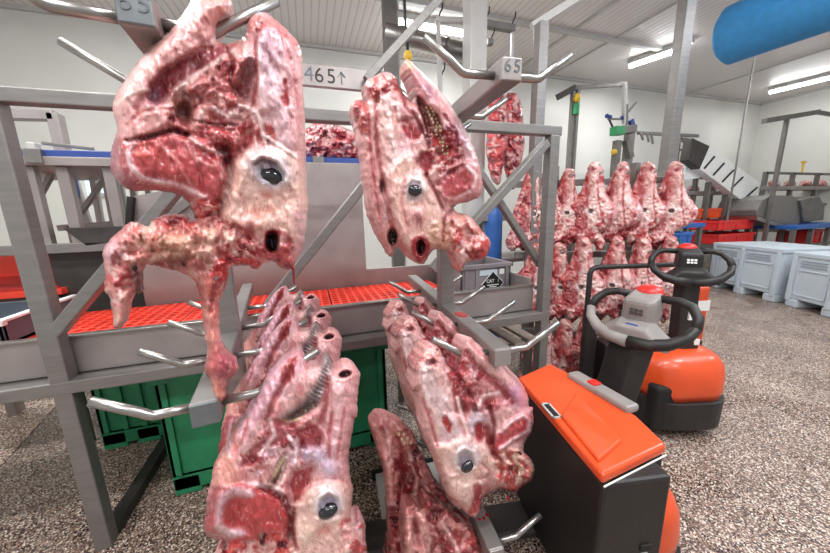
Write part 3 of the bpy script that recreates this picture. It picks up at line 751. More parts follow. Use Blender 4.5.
outN = A2([(330, 60), (290, 55), (245, 72), (225, 58), (180, 60), (150, 72), (138, 86), (100, 76), (70, 98), (32, 140), (35, 190), (36, 240), (50, 265), (55, 320), (64, 334), (84, 322), (100, 262), (112, 246), (125, 252), (122, 212), (132, 180), (165, 184), (200, 192), (245, 212), (265, 260), (270, 312), (280, 380), (276, 430), (290, 462), (298, 500), (312, 516), (325, 500), (326, 474), (335, 455), (356, 432), (350, 404), (322, 380), (312, 330), (312, 270), (332, 222), (338, 186), (380, 182), (405, 192), (412, 165), (390, 110), (350, 70)])
s = Slab(outN, mpp_at(refA, 0.83), 0.045, 0.03, (208, 146, 130), 1.5, 33, 1.0, (0.010, 9), 0.9, RED, 0.7, 16)
s.mess(A2([(130, 75), (240, 60), (330, 60), (410, 150), (400, 190), (330, 180), (240, 200), (120, 180)]), 11, MESSP, 0.014, 3, 23)
s.mess(A2([(30, 140), (70, 100), (110, 140), (125, 250), (60, 270), (36, 230)]), 9, [(0.4, (206, 130, 124)), (0.55, (176, 66, 68)), (0.62, PALE)], 0.010, 3, 27)
s.line(A2([(150, 185), (180, 172), (230, 180)]), 4, -0.012, (120, 48, 44), 0.9, 0.4); s.line(A2([(110, 190), (118, 240)]), 5, -0.014, (76, 26, 26), 0.9, 0.3)
s.ell(a2(200, 130), 22, 12, 0.012, (216, 168, 142), 0.8); s.ell(a2(265, 140), 16, 14, 0.014, (206, 158, 140), 0.8); s.ell(a2(45, 150), 7, 14, 0.008, (196, 158, 166), 0.8, 20)
s.line(A2([(85, 250), (72, 320)]), 4, 0.008, (222, 158, 146), 0.9)
s.line(A2([(285, 220), (300, 300), (300, 380)]), 7, 0.01, (206, 112, 100), 0.7, 0.4); s.line(A2([(300, 230), (290, 290)]), 3, -0.01, (140, 40, 40), 0.8, 0.5)
s.ell(a2(318, 420), 17, 17, 0.022, (168, 78, 88), 1, 0, 3); s.line(A2([(300, 400), (290, 440)]), 3, -0.006, (206, 110, 100), 0.6); s.line(A2([(308, 470), (310, 505)]), 5, 0.006, (226, 128, 104), 0.8)
s.mess(A2([(300, 170), (405, 165), (405, 195), (340, 190), (330, 220), (290, 215)]), 7, [(0.4, (186, 48, 50)), (0.6, DARK)], 0.008, 3, 80)
f_, n_ = plane_map(aY(refA[0], refA[1], 0.83), 0.0)
tag(s.build('neck_flesh', f_, n_, PA, hA), 'torn neck flesh with a long hanging strip')
drip = MB().tube([Vector(aY(293, 262, 0.85))-Vector(PA), Vector(aY(294, 284, 0.85))-Vector(PA)], [0.004, 0.0015], 8).build('blood_string', M['blood'], hA, smooth=True)

# ---- head B: upper middle
B_ = zc(340, 50, 2.306); b_ = z1(340, 50, 2.306)
outB = B_([(60, 72), (85, 58), (105, 50), (128, 62), (138, 84), (150, 104), (168, 118), (170, 92), (158, 62), (148, 38), (154, 20), (172, 34), (198, 60), (232, 95), (262, 135), (282, 165), (300, 205), (318, 250), (326, 288), (330, 312), (324, 335), (303, 348), (278, 354), (262, 362), (270, 374), (288, 378), (306, 390), (326, 415), (346, 440), (344, 464), (330, 482), (308, 487), (294, 490), (274, 516), (266, 490), (254, 466), (235, 460), (212, 464), (196, 492), (178, 492), (158, 478), (142, 456), (128, 458), (117, 490), (108, 460), (94, 440), (79, 410), (68, 380), (60, 330), (54, 290), (48, 240), (40, 190), (28, 150), (26, 126), (44, 114), (64, 118), (58, 95)])
YB_ = 1.10; refB = (418, 150)
s = Slab(outB, mpp_at(refB, YB_), 0.065, 0.05, (216, 164, 158), 1.2, 41, 0.6, (0.006, 12), 1.7, RED, 0.28, 20)
s.line(B_([(80, 75), (95, 180), (120, 300), (140, 400), (150, 470)]), 9, 0.018, (226, 186, 178), 0.8)
s.line(B_([(85, 110), (82, 180), (90, 260), (110, 360), (125, 430)]), 2.5, -0.014, (176, 92, 92), 0.9, 0.4)
s.line(B_([(50, 130), (60, 220), (75, 330), (95, 420)]), 7, -0.004, (212, 158, 154), 0.8)
s.ell(b_(97, 318), 3, 8, -0.02, (90, 40, 42), 1); s.ell(b_(100, 350), 7, 10, 0.006, (196, 140, 140), 0.8)
s.mess(B_([(60, 75), (90, 58), (128, 62), (140, 90), (110, 100), (80, 110), (62, 105)]), 6, [(0.45, (196, 100, 96)), (0.55, (150, 50, 52)), (0.62, PALE)], 0.008, 2, 14)
s.mess(B_([(30, 128), (62, 120), (70, 190), (50, 200)]), 6, [(0.4, (190, 100, 96)), (0.62, DEEP)], 0.004, 2, 15)
s.poly(B_([(140, 165), (165, 155), (192, 180), (185, 205), (160, 210), (145, 190)]), 2, -0.012, (160, 50, 54), rim=(214, 150, 148), rimw=1)
s.line(B_([(135, 110), (160, 150), (200, 190)]), 4, 0.008, (206, 156, 160), 0.8)
s.poly(B_([(172, 275), (185, 240), (205, 235), (215, 262), (200, 290), (178, 295)]), 2, -0.014, (146, 46, 52)); s.ell(b_(150, 250), 8, 18, 0.008, (208, 180, 190), 0.7, -20)
# jaw
s.line(B_([(158, 30), (190, 95), (250, 150), (290, 220), (318, 300)]), 9, 0.010, (218, 158, 162), 0.75)
s.ell(b_(203, 92), 5, 10, 0.006, (160, 110, 128), 0.9, -35); s.ell(b_(160, 30), 4, 7, 0.003, (230, 190, 150), 0.9)
s.ell(b_(275, 200), 10, 15, 0.006, (206, 150, 170), 0.8, -20)
s.poly(B_([(180, 110), (205, 130), (240, 180), (255, 225), (235, 255), (215, 220), (190, 165)]), 2, -0.02, (124, 56, 48))
s.mess(B_([(200, 190), (262, 180), (285, 240), (250, 290), (215, 265)]), 6, [(0.4, (176, 62, 66)), (0.55, DEEP), (0.62, PALE)], 0.010, 2, 35)
s.poly(B_([(228, 300), (255, 268), (300, 255), (324, 275), (328, 312), (305, 342), (260, 350), (235, 335)]), 2, 0.012, (178, 76, 80), rim=(218, 160, 160), rimw=2)
s.line(B_([(290, 265), (315, 290), (305, 325), (265, 345)]), 2, 0.004, (228, 190, 192), 1, 0.4); s.line(B_([(225, 310), (250, 285), (290, 262)]), 3, -0.008, (130, 40, 46), 0.8)
# face and eye
s.poly(B_([(120, 270), (160, 240), (200, 300), (225, 350), (240, 400), (230, 455), (190, 440), (160, 460), (140, 420), (120, 340)]), 4, 0.014, (228, 186, 172))
s.ell(b_(172, 315), 12, 13, 0.012, (222, 206, 204), 1, 0, 4); s.ell(b_(172, 317), 10.5, 11.5, -0.009, (196, 184, 190), 1, 0, 4)
s.line(B_([(152, 312), (165, 296), (188, 302), (195, 325)]), 1.6, 0.007, (238, 222, 218), 1)
s.mess(B_([(225, 395), (262, 405), (258, 455), (215, 455), (205, 420)]), 5, [(0.35, (224, 184, 160)), (0.62, (206, 140, 124))], 0.006, 3, 55)
s.poly(B_([(168, 435), (190, 425), (208, 445), (200, 480), (180, 490), (165, 470)]), 2, 0.006, (150, 34, 40), wob=3); s.ell(b_(186, 455), 4, 8, -0.045, (40, 12, 14), 1, 0, 5)
s.ell(b_(122, 432), 8, 11, 0.004, (206, 130, 124)); s.ell(b_(121, 432), 5, 8.5, -0.05, (36, 12, 14), 1, 0, 5)
s.ell(b_(178, 385), 8, 8, 0.008, (196, 128, 128), 0.8); s.ell(b_(182, 395), 3, 5, -0.008, (150, 80, 84), 0.8)
s.mess(B_([(258, 370), (300, 385), (345, 440), (340, 475), (295, 488), (272, 512), (258, 460)]), 7, [(0.38, (214, 148, 138)), (0.5, (186, 60, 60)), (0.6, DEEP), (0.66, PALE)], 0.012, 2, 65)
s.ell(b_(300, 405), 9, 6, 0.01, (228, 176, 162), 0.9, 40)
for q, w_, am, c_ in (
    ([(138, 86), (152, 130), (178, 160), (196, 200)], 2.4, -0.012, (120, 36, 42)), ([(172, 100), (186, 130), (200, 170), (206, 215)], 2.4, -0.014, (96, 40, 40)),
    ([(240, 150), (268, 190), (272, 232), (258, 262)], 1.8, -0.008, (150, 60, 70)), ([(198, 60), (245, 115), (285, 175), (312, 240)], 2.0, 0.004, (240, 208, 206)),
    ([(105, 110), (120, 200), (135, 260)], 2.0, 0.007, (240, 214, 208)), ([(200, 290), (222, 330), (240, 372)], 2.2, -0.012, (130, 40, 46)),
    ([(66, 150), (72, 260), (92, 390)], 1.5, -0.006, (186, 96, 100)), ([(150, 300), (142, 350), (158, 420)], 1.6, -0.004, (204, 134, 128)),
    ([(262, 364), (240, 390), (238, 440)], 2.0, -0.010, (140, 46, 50)), ([(290, 395), (310, 430), (306, 480)], 1.8, -0.008, (150, 44, 48))):
    s.line(B_(q), w_, am, c_, 0.9, 0.35)
hB, fB, nB, PB = head('cow_head', 'skinned cow head at the top centre, a row of teeth showing in its open jaw', s, refB, YB_, 0.12)
eye(hB, fB, nB, PB, s, *b_(173, 324), 0.024, 0.019, 0.0, 0.1)
def teeth(parent, pts_px, fmap, n, origin, slab, r, lift, label=None, rows=2):
    mb = MB(); k = 0
    rr = random.Random(5)
    for (x, y) in pts_px:
        for q in range(rows):
            xx = x+(q-(rows-1)/2)*r*620+rr.uniform(-0.8, 0.8); p = fmap(np.array([xx]), np.array([y]), slab.at(xx, y)+lift)[0]-np.array(origin)
            mb.ball(tuple(p), r*rr.uniform(0.6, 1.0), r*0.9, r*rr.uniform(0.7, 1.1), 8, 6)
    return tag(mb.build('tooth_row', M['tooth'], parent, smooth=True), label)
tp = []
for t in np.linspace(0, 1, 13): tp.append(b_(204+40*t+(t*7 % 1)*4, 132+108*t))
teeth(hB, tp, fB, nB, PB, s, 0.0062, -0.001, 'row of worn yellow teeth')

# ---- head C: lower left, front one of its row
c4 = z1(180, 270, 3.685); c5 = z1(180, 403, 3.685); C4 = zc(180, 270, 3.685); C5 = zc(180, 403, 3.685)
outC = C4([(412, 306), (372, 338), (330, 380), (300, 430), (278, 470), (250, 510), (226, 553)])+C5([(190, 110), (160, 170), (125, 230), (112, 300), (98, 350), (96, 400), (86, 440), (92, 485), (128, 503), (160, 508), (135, 540), (120, 590), (150, 660), (240, 720), (380, 740), (520, 740), (620, 720), (690, 640), (692, 553), (682, 480), (686, 452), (660, 424), (640, 442), (628, 425), (630, 400), (636, 320), (626, 260), (622, 200), (632, 130), (642, 60)])
outC += C4([(652, 553), (654, 480), (660, 420), (664, 382), (642, 352), (602, 345), (575, 362), (566, 340), (548, 322), (524, 330), (500, 355), (476, 352), (462, 325), (440, 302)])
YC_ = 0.85; refC = (270, 440)
s = Slab(outC, mpp_at(refC, YC_), 0.065, 0.05, (220, 166, 164), 1.4, 51, 0.6, (0.006, 14), 1.7, RED, 0.3, 24)
s.line(C4([(400, 320), (340, 400), (280, 500)])+C5([(210, 100)]), 14, 0.010, (214, 168, 182), 0.8)
s.poly(C4([(370, 400), (380, 350), (410, 325), (425, 360), (410, 400), (385, 425)]), 2, -0.004, (160, 76, 74))
s.line(C4([(425, 320), (400, 390), (350, 470), (320, 553)]), 3, -0.014, (150, 60, 66), 0.9, 0.5)
# ridged palate
s.line(C4([(548, 340), (530, 410), (490, 480), (440, 525), (400, 553)]), 7, -0.014, (96, 90, 92), 1, 0.25)
for t in np.linspace(0, 1, 22):
    i = min(3, int(t*4)); u = t*4-i; pp = [(548, 340), (530, 410), (490, 480), (440, 525), (400, 553)]
    x = pp[i][0]*(1-u)+pp[i+1][0]*u; y = pp[i][1]*(1-u)+pp[i+1][1]*u
    s.line(C4([(x-18, y-10), (x+18, y+10)]), 0.9, 0.006, (140, 132, 130), 0.8)
s.line(C5([(490, 5), (440, 35), (385, 70)]), 4.5, -0.012, (84, 70, 62), 1, 0.3); s.line(C5([(370, 60), (400, 75), (460, 50)]), 1.6, 0.008, (210, 180, 150), 0.9)
s.line(C5([(360, 0), (345, 60), (360, 90), (430, 90), (500, 40)]), 4, 0.010, (218, 150, 150), 0.9)
# nose
s.ell(c4(610, 385), 13, 9, 0.014, (222, 162, 160), 1, -15); s.ell(c4(608, 384), 6.5, 3.6, -0.04, (34, 14, 16), 1, -15, 5)
s.line(C4([(590, 440), (590, 553)])+C5([(580, 120), (570, 230)]), 9, 0.014, (224, 178, 182), 0.8)
s.line(C4([(640, 420), (630, 553)])+C5([(615, 120), (600, 260)]), 5, 0.004, (222, 164, 166), 0.8)
s.line(C4([(545, 400), (540, 500)])+C5([(520, 60), (505, 150)]), 3, -0.012, (160, 66, 72), 0.8, 0.5)
s.mess(C5([(330, 90), (480, 70), (530, 130), (490, 220), (430, 250), (370, 200), (300, 260), (240, 250), (260, 160)]), 10, [(0.42, (210, 150, 148)), (0.52, (164, 66, 70)), (0.6, (212, 176, 184)), (0.66, DEEP)], 0.010, 3, 91)
s.poly(C5([(330, 60), (300, 130), (240, 200), (228, 240), (262, 225), (330, 165), (440, 110), (440, 90)]), 2, -0.010, (160, 72, 80), 0.9)
s.poly(C5([(440, 105), (490, 90), (500, 150), (465, 170), (440, 150)]), 2, -0.012, (160, 56, 62))
s.poly(C5([(402, 270), (430, 240), (490, 228), (485, 290), (455, 350), (415, 370), (400, 320)]), 2, -0.010, (150, 48, 54), rim=(206, 150, 150), rimw=1.2)
s.poly(C5([(325, 310), (335, 260), (392, 190), (388, 240), (360, 305), (340, 320)]), 1.5, -0.016, (84, 62, 52), rim=(226, 196, 188), rimw=1.2)
s.line(C5([(385, 200), (345, 270)]), 1.5, 0.008, (214, 194, 150), 0.9)
s.line(C5([(475, 190), (530, 200), (545, 250)]), 8, 0.006, (200, 184, 206), 0.8)
s.line(C5([(200, 60), (205, 160), (180, 250)]), 3, -0.002, (226, 120, 104), 0.5, 0.6)
s.poly(C5([(110, 210), (170, 190), (215, 250), (200, 300), (130, 310), (108, 270)]), 4, 0.006, (228, 160, 148), 0.8)
# cheek muscle cut through
s.poly(C5([(150, 315), (210, 300), (330, 315), (395, 350), (408, 410), (392, 470), (330, 490), (230, 495), (150, 508), (96, 480), (88, 435), (110, 370)]), 3, 0.014, (172, 56, 60), wob=4)
s.line(C5([(140, 320), (105, 390), (92, 445), (105, 485), (160, 505), (240, 492)]), 6, 0.002, (158, 70, 78), 0.95)
s.line(C5([(260, 335), (200, 325), (165, 345), (145, 400), (142, 450), (180, 478), (220, 478)]), 4, 0.006, (220, 190, 198), 1, 0.5)
s.ell(c5(190, 395), 12, 18, -0.006, (150, 40, 44), 0.8, 20); s.ell(c5(290, 390), 18, 14, 0.005, (190, 74, 74), 0.6, 20)
s.line(C5([(300, 310), (380, 350), (415, 420), (405, 520)]), 4, -0.022, (110, 28, 34), 1, 0.4)
s.mess(C5([(150, 540), (230, 495), (400, 480), (410, 560), (380, 640), (200, 640)]), 8, [(0.4, (190, 48, 48)), (0.52, (206, 84, 78)), (0.62, DARK), (0.66, PALE)], 0.012, 3, 97)
# face and eye
s.poly(C5([(415, 400), (440, 350), (500, 300), (590, 290), (632, 330), (632, 430), (650, 520), (620, 640), (480, 660), (412, 560)]), 4, 0.018, (230, 190, 178))
s.ell(c5(548, 368), 15, 17, 0.014, (216, 206, 210), 1, 20, 4); s.ell(c5(548, 378), 10.5, 12, -0.010, (164, 158, 176), 1, 20, 4)
s.line(C5([(498, 400), (510, 350), (545, 325), (590, 345), (600, 390)]), 2, 0.008, (236, 222, 218), 1)
s.line(C5([(500, 425), (545, 440), (600, 420)]), 1.8, 0.006, (238, 206, 196), 1)
s.ell(c5(470, 480), 9, 12, 0.012, (232, 206, 186), 0.8); s.ell(c5(530, 470), 10, 4, -0.004, (206, 120, 112), 0.6, -20)
s.mess(C5([(590, 440), (655, 430), (684, 460), (690, 600), (620, 600)]), 8, [(0.45, (214, 150, 146)), (0.58, (180, 76, 78))], 0.010, 3, 34)
for q, w_, am, c_ in (
    ([(560, 40), (548, 120), (552, 200)], 2.0, -0.006, (176, 90, 96)), ([(330, 60), (350, 120), (290, 190)], 2.0, 0.006, (236, 206, 206)),
    ([(250, 60), (235, 130), (200, 180)], 1.6, -0.004, (196, 110, 112)), ([(400, 120), (430, 160), (425, 220)], 2.0, 0.007, (236, 206, 208)),
    ([(605, 20), (592, 110), (578, 210)], 1.6, -0.004, (190, 110, 118)), ([(420, 390), (412, 460), (430, 540)], 2.2, -0.010, (140, 46, 50)),
    ([(280, 300), (330, 302), (380, 330)], 2.0, 0.007, (236, 206, 204)), ([(160, 110), (150, 170), (118, 230)], 2.0, -0.008, (176, 90, 92))):
    s.line(C5(q), w_, am, c_, 0.9, 0.35)
hC, fC, nC, PC = head('cow_head', 'skinned cow head at the lower left, frontmost of its row, eye near the bottom edge', s, refC, YC_, 0.0)
eye(hC, fC, nC, PC, s, *c5(545, 396), 0.027, 0.020, 0.2, -0.25)
lb = ['second skinned cow head from the front in the lower left row', 'third skinned cow head from the front in the lower left row, half hidden', 'rearmost skinned cow head of the lower left row, nearest the red trough']
ra = math.radians(5.2)
for k in range(3):
    c = copy_tree(hC); d = 0.28*(k+1)
    c.location = Vector(PC)+Vector((-math.sin(ra)*d+0.012*(k % 2), math.cos(ra)*d, 0.012*((k+1) % 2)-0.004*k)); c.rotation_euler = (0.0, 0.02*(1-k), 0.05*(k-1)); c['label'] = lb[k]

# ---- head D: lower middle, front one of its row
d6 = z1(350, 270, 3.95); d7 = z1(360, 390, 3.39); D6 = zc(350, 270, 3.95); D7 = zc(360, 390, 3.39)
outD = D6([(252, 418), (250, 382), (268, 350), (296, 304), (330, 290), (352, 308), (372, 345), (410, 395), (428, 372), (432, 330), (448, 275), (470, 262), (500, 288), (560, 330), (620, 382), (678, 448), (704, 505), (706, 545)])
outD += D7([(582, 50), (588, 95), (581, 140), (561, 174), (556, 208), (578, 232), (592, 262), (584, 303), (552, 326), (530, 346), (500, 342), (470, 337), (442, 350), (416, 370), (412, 398), (398, 430), (374, 430), (340, 402), (310, 382), (286, 325), (268, 270), (240, 205), (214, 130), (203, 60), (188, 0)])
outD += D6([(262, 540), (250, 500), (244, 455)])
YD_ = 0.88; refD = (455, 420)
s = Slab(outD, mpp_at(refD, YD_), 0.06, 0.045, (218, 168, 162), 1.25, 61, 0.6, (0.006, 13), 1.7, RED, 0.3, 22)
s.ell(d6(300, 360), 12, 12, 0.008, (212, 146, 142), 1, 0); s.mess(D6([(255, 415), (270, 352), (330, 295), (365, 345), (330, 400), (280, 420)]), 6, [(0.42, (222, 168, 160)), (0.56, (168, 66, 66)), (0.64, DEEP)], 0.010, 2, 31)
s.ell(d6(315, 365), 5, 3, -0.02, (130, 40, 44), 1, -20, 4)
s.line(D6([(300, 420), (330, 500)])+D7([(260, 20), (300, 110), (330, 170)]), 12, 0.018, (216, 194, 196), 0.8)
s.line(D6([(260, 430), (280, 530)])+D7([(225, 60), (255, 170), (290, 300), (340, 380)]), 6, 0.004, (226, 182, 176), 0.8)
s.poly(D7([(278, 98), (292, 92), (312, 120), (305, 150), (290, 135)]), 1.5, -0.008, (180, 52, 54))
s.line(D7([(352, 70), (350, 110), (365, 150)]), 4, -0.008, (176, 50, 52), 0.8, 0.5)
s.mess(D6([(360, 350), (440, 350), (560, 420), (660, 500), (560, 553), (440, 553), (400, 450)]), 9, [(0.42, (206, 140, 140)), (0.52, (160, 60, 66)), (0.6, (220, 184, 186)), (0.66, DEEP)], 0.012, 3, 37)
s.poly(D6([(398, 450), (430, 440), (465, 500), (455, 553), (415, 553)]), 2, -0.012, (150, 60, 66))
s.line(D6([(480, 290), (560, 350), (640, 420), (690, 500)]), 10, 0.008, (226, 178, 174), 0.9); s.ell(d6(660, 495), 12, 14, 0.008, (190, 140, 170), 0.8, -20)
s.line(D6([(460, 330), (540, 420), (640, 520)]), 4, -0.012, (146, 48, 54), 0.9, 0.5)
s.ell(d7(445, 40), 13, 12, 0.008, (206, 140, 142)); s.ell(d7(440, 45), 8, 8, -0.014, (160, 56, 62))
s.ell(d7(395, 110), 9, 11, 0.008, (206, 190, 204), 0.9, 20); s.poly(D7([(388, 120), (415, 115), (420, 160), (400, 180), (385, 150)]), 2, -0.012, (150, 44, 50))
s.line(D7([(430, 130), (440, 180), (455, 215)]), 4, -0.016, (140, 36, 42), 0.9, 0.4)
s.poly(D7([(455, 190), (470, 145), (505, 105), (555, 78), (582, 95), (578, 140), (525, 175), (470, 212)]), 2, 0.010, (176, 66, 72), wob=3)
s.line(D7([(480, 140), (515, 108), (555, 85), (575, 100), (570, 138), (520, 168), (475, 200)]), 1.8, 0.005, (224, 184, 188), 1, 0.4)
s.line(D7([(500, 150), (540, 120)]), 3, 0.002, (194, 92, 96), 0.6, 0.5)
s.mess(D7([(455, 215), (550, 205), (592, 262), (580, 303), (530, 345), (470, 335), (460, 270)]), 7, [(0.38, (224, 170, 158)), (0.5, (200, 90, 88)), (0.58, (228, 200, 176)), (0.66, DEEP)], 0.012, 2, 39)
# face and eye
s.poly(D7([(245, 200), (300, 185), (350, 165), (420, 190), (455, 240), (450, 290), (420, 310), (395, 370), (340, 390), (300, 350)]), 4, 0.016, (228, 190, 178))
s.ell(d7(360, 228), 13, 14, 0.012, (212, 200, 208), 1, 15, 4); s.ell(d7(361, 240), 9, 10.5, -0.009, (158, 148, 160), 1, 15, 4)
s.line(D7([(325, 250), (328, 215), (355, 195), (385, 210), (395, 250)]), 1.7, 0.007, (234, 218, 216), 1)
s.line(D7([(330, 265), (360, 282), (392, 262)]), 1.7, 0.005, (234, 206, 198), 1)
s.ell(d7(408, 280), 8, 5, 0.006, (224, 178, 164), 0.8); s.line(D7([(415, 250), (440, 275), (430, 295), (400, 300)]), 1.6, -0.005, (190, 120, 112), 0.7)
s.poly(D7([(380, 330), (400, 318), (415, 345), (405, 400), (380, 425), (368, 410), (388, 370)]), 1.5, -0.010, (172, 50, 52))
s.ell(d7(345, 330), 10, 8, 0.006, (236, 206, 192), 0.7)
for q, w_, am, c_ in (
    ([(215, 30), (240, 110), (262, 190)], 1.8, -0.006, (176, 90, 92)), ([(330, 30), (350, 100), (370, 160)], 1.8, 0.006, (240, 214, 210)),
    ([(440, 60), (455, 120), (448, 180)], 2.0, -0.010, (130, 40, 46)), ([(455, 215), (480, 240), (478, 300)], 2.0, -0.010, (150, 44, 48)),
    ([(500, 220), (530, 260), (520, 320)], 1.8, -0.009, (160, 60, 60)), ([(250, 320), (300, 360), (330, 380)], 1.6, -0.004, (200, 130, 124)),
    ([(400, 60), (420, 20), (470, 10)], 2.0, 0.008, (238, 206, 204)), ([(540, 240), (566, 262), (556, 300)], 1.6, -0.008, (170, 66, 66))):
    s.line(D7(q), w_, am, c_, 0.9, 0.35)
for q, w_, am, c_ in (([(380, 360), (430, 420), (480, 500), (500, 550)], 2.2, -0.012, (120, 36, 42)), ([(470, 280), (520, 330), (580, 380)], 2.0, -0.005, (196, 120, 122)), ([(300, 400), (290, 460), (310, 540)], 1.8, 0.006, (240, 216, 214))):
    s.line(D6(q), w_, am, c_, 0.9, 0.35)
hD, fD, nD, PD = head('cow_head', 'skinned cow head at the lower centre, frontmost of its row, cheek beside the orange truck', s, refD, YD_, 0.15)
eye(hD, fD, nD, PD, s, *d7(362, 258), 0.024, 0.020, -0.25, -0.1)
MB().ball((0, 0, 0), 0.006, 0.005, 0.013, 10, 8).build('blood_drop', M['blood'], hD, smooth=True, loc=tuple(Vector(aY(508, 498, 0.88))-PD))
lb = ['second skinned cow head from the front in the lower centre row', 'third skinned cow head from the front in the lower centre row']
ra = math.radians(-5.0)
for k in range(2):
    c = copy_tree(hD); d = 0.27*(k+1)
    c.location = Vector(PD)+Vector((-math.sin(ra)*d-0.01, math.cos(ra)*d, 0.006-0.01*k)); c.rotation_euler = (0.0, 0.03*k, 0.06*(k+1)); c['label'] = lb[k]

# ---- two dark heads on the lowest beam
def dark_head(out, Z, seed, ref, Y, label, nose, hollows, ang):
    s = Slab(out, mpp_at(ref, Y), 0.055, 0.04, (212, 146, 140), 1.3, seed, 0.8, (0.012, 10), 1.5, DEEP, 0.8, 16)
    s.mess(out, 10, [(0.44, (206, 140, 134)), (0.52, (150, 52, 54)), (0.6, DEEP), (0.66, (90, 40, 40))], 0.012, 3, seed+3)
    for i, q in enumerate(hollows):
        x, y = q[0]; a, b = q[1], q[2]
        s.poly([(x-a, y-0.3*b), (x-0.2*a, y-b*1.1), (x+0.9*a, y-0.7*b), (x+0.6*a, y+0.5*b), (x, y+1.3*b), (x-0.7*a, y+0.6*b)], 2, -0.022, (74, 26, 28), 0.95, rim=(196, 116, 112), rimw=1.0, wob=5)
    for k in range(5):
        q0 = out[2+k]; s.line([(q0[0]-6, q0[1]+14), (q0[0]-2+3*k, q0[1]+44), (q0[0]-10+4*k, q0[1]+80)], 2.0, -0.010 if k % 2 else 0.008, (128, 34, 40) if k % 2 else (232, 184, 178), 0.9, 0.5)
    for q in nose: s.line(q, 4, 0.01, (222, 164, 156), 0.9)
    return head('cow_head', label, s, ref, Y, ang)+(s,)
outE = D7([(33, 118), (68, 80), (112, 90), (150, 112), (182, 150), (202, 200), (232, 262), (275, 330), (330, 400), (385, 450), (412, 510), (425, 600), (400, 700), (250, 740), (130, 720), (85, 600), (96, 510), (94, 420), (90, 350), (80, 280), (58, 200)])
e = z1(360, 390, 3.39)
hE, fE, nE, PE, sE = dark_head(outE, D7, 71, (420, 480), 1.06, 'dark bloody skinned head low at the centre, nose beside the green box pallet', [D7([(45, 118), (75, 180), (95, 280), (100, 360)]), D7([(75, 92), (110, 100), (140, 125)])], [(e(185, 220), 9, 9), (e(152, 295), 6, 8), (e(120, 440), 8, 5), (e(255, 420), 9, 8)], 0.1)
teeth(hE, [e(150, 165), e(162, 178), e(140, 150)], fE, nE, PE, sE, 0.008, 0.0)
outE2 = D7([(146, 425), (154, 396), (180, 384), (206, 396), (224, 362), (262, 380), (300, 400), (332, 432), (382, 472), (414, 522), (424, 620), (400, 720), (200, 740), (130, 700), (148, 620), (140, 520)])
dark_head(outE2, D7, 83, (445, 540), 0.92, 'dark bloody skinned head at the bottom edge, in front of the other low one', [D7([(160, 410), (165, 500), (170, 600)]), D7([(200, 410), (215, 480), (215, 560)])], [(e(255, 418), 9, 8), (e(178, 408), 6, 4), (e(235, 520), 7, 9)], 0.1)
# ------------------------------------------------------------------ the two powered pallet trucks
def arc_rect(w, d, r, n=6, x0=0.0):
    """plan outline: flat at x0, rounded towards +x"""
    pts = [(x0, -w)]
    for k in range(n+1): a = -PI/2+PI/2*k/n; pts.append((d-r+r*math.cos(a), -w+r+r*math.sin(a)))
    for k in range(n+1): a = PI/2*k/n; pts.append((d-r+r*math.cos(a), w-r+r*math.sin(a)))
    pts.append((x0, w))
    return pts
def dome(levels, n=6):
    mb = MB(); rings = []
    for z, w_, d, r in levels: rings.append([(x, y, z) for x, y in arc_rect(w_, d, r, n)])
    m = len(rings[0]); vs = [v for R_ in rings for v in R_]; fs = []
    for i in range(len(rings)-1):
        for k in range(m): fs.append((i*m+k, i*m+(k+1) % m, (i+1)*m+(k+1) % m, (i+1)*m+k))
    fs.append(tuple(range(m))[::-1]); fs.append(tuple((len(rings)-1)*m+k for k in range(m)))
    return mb.add(vs, fs)
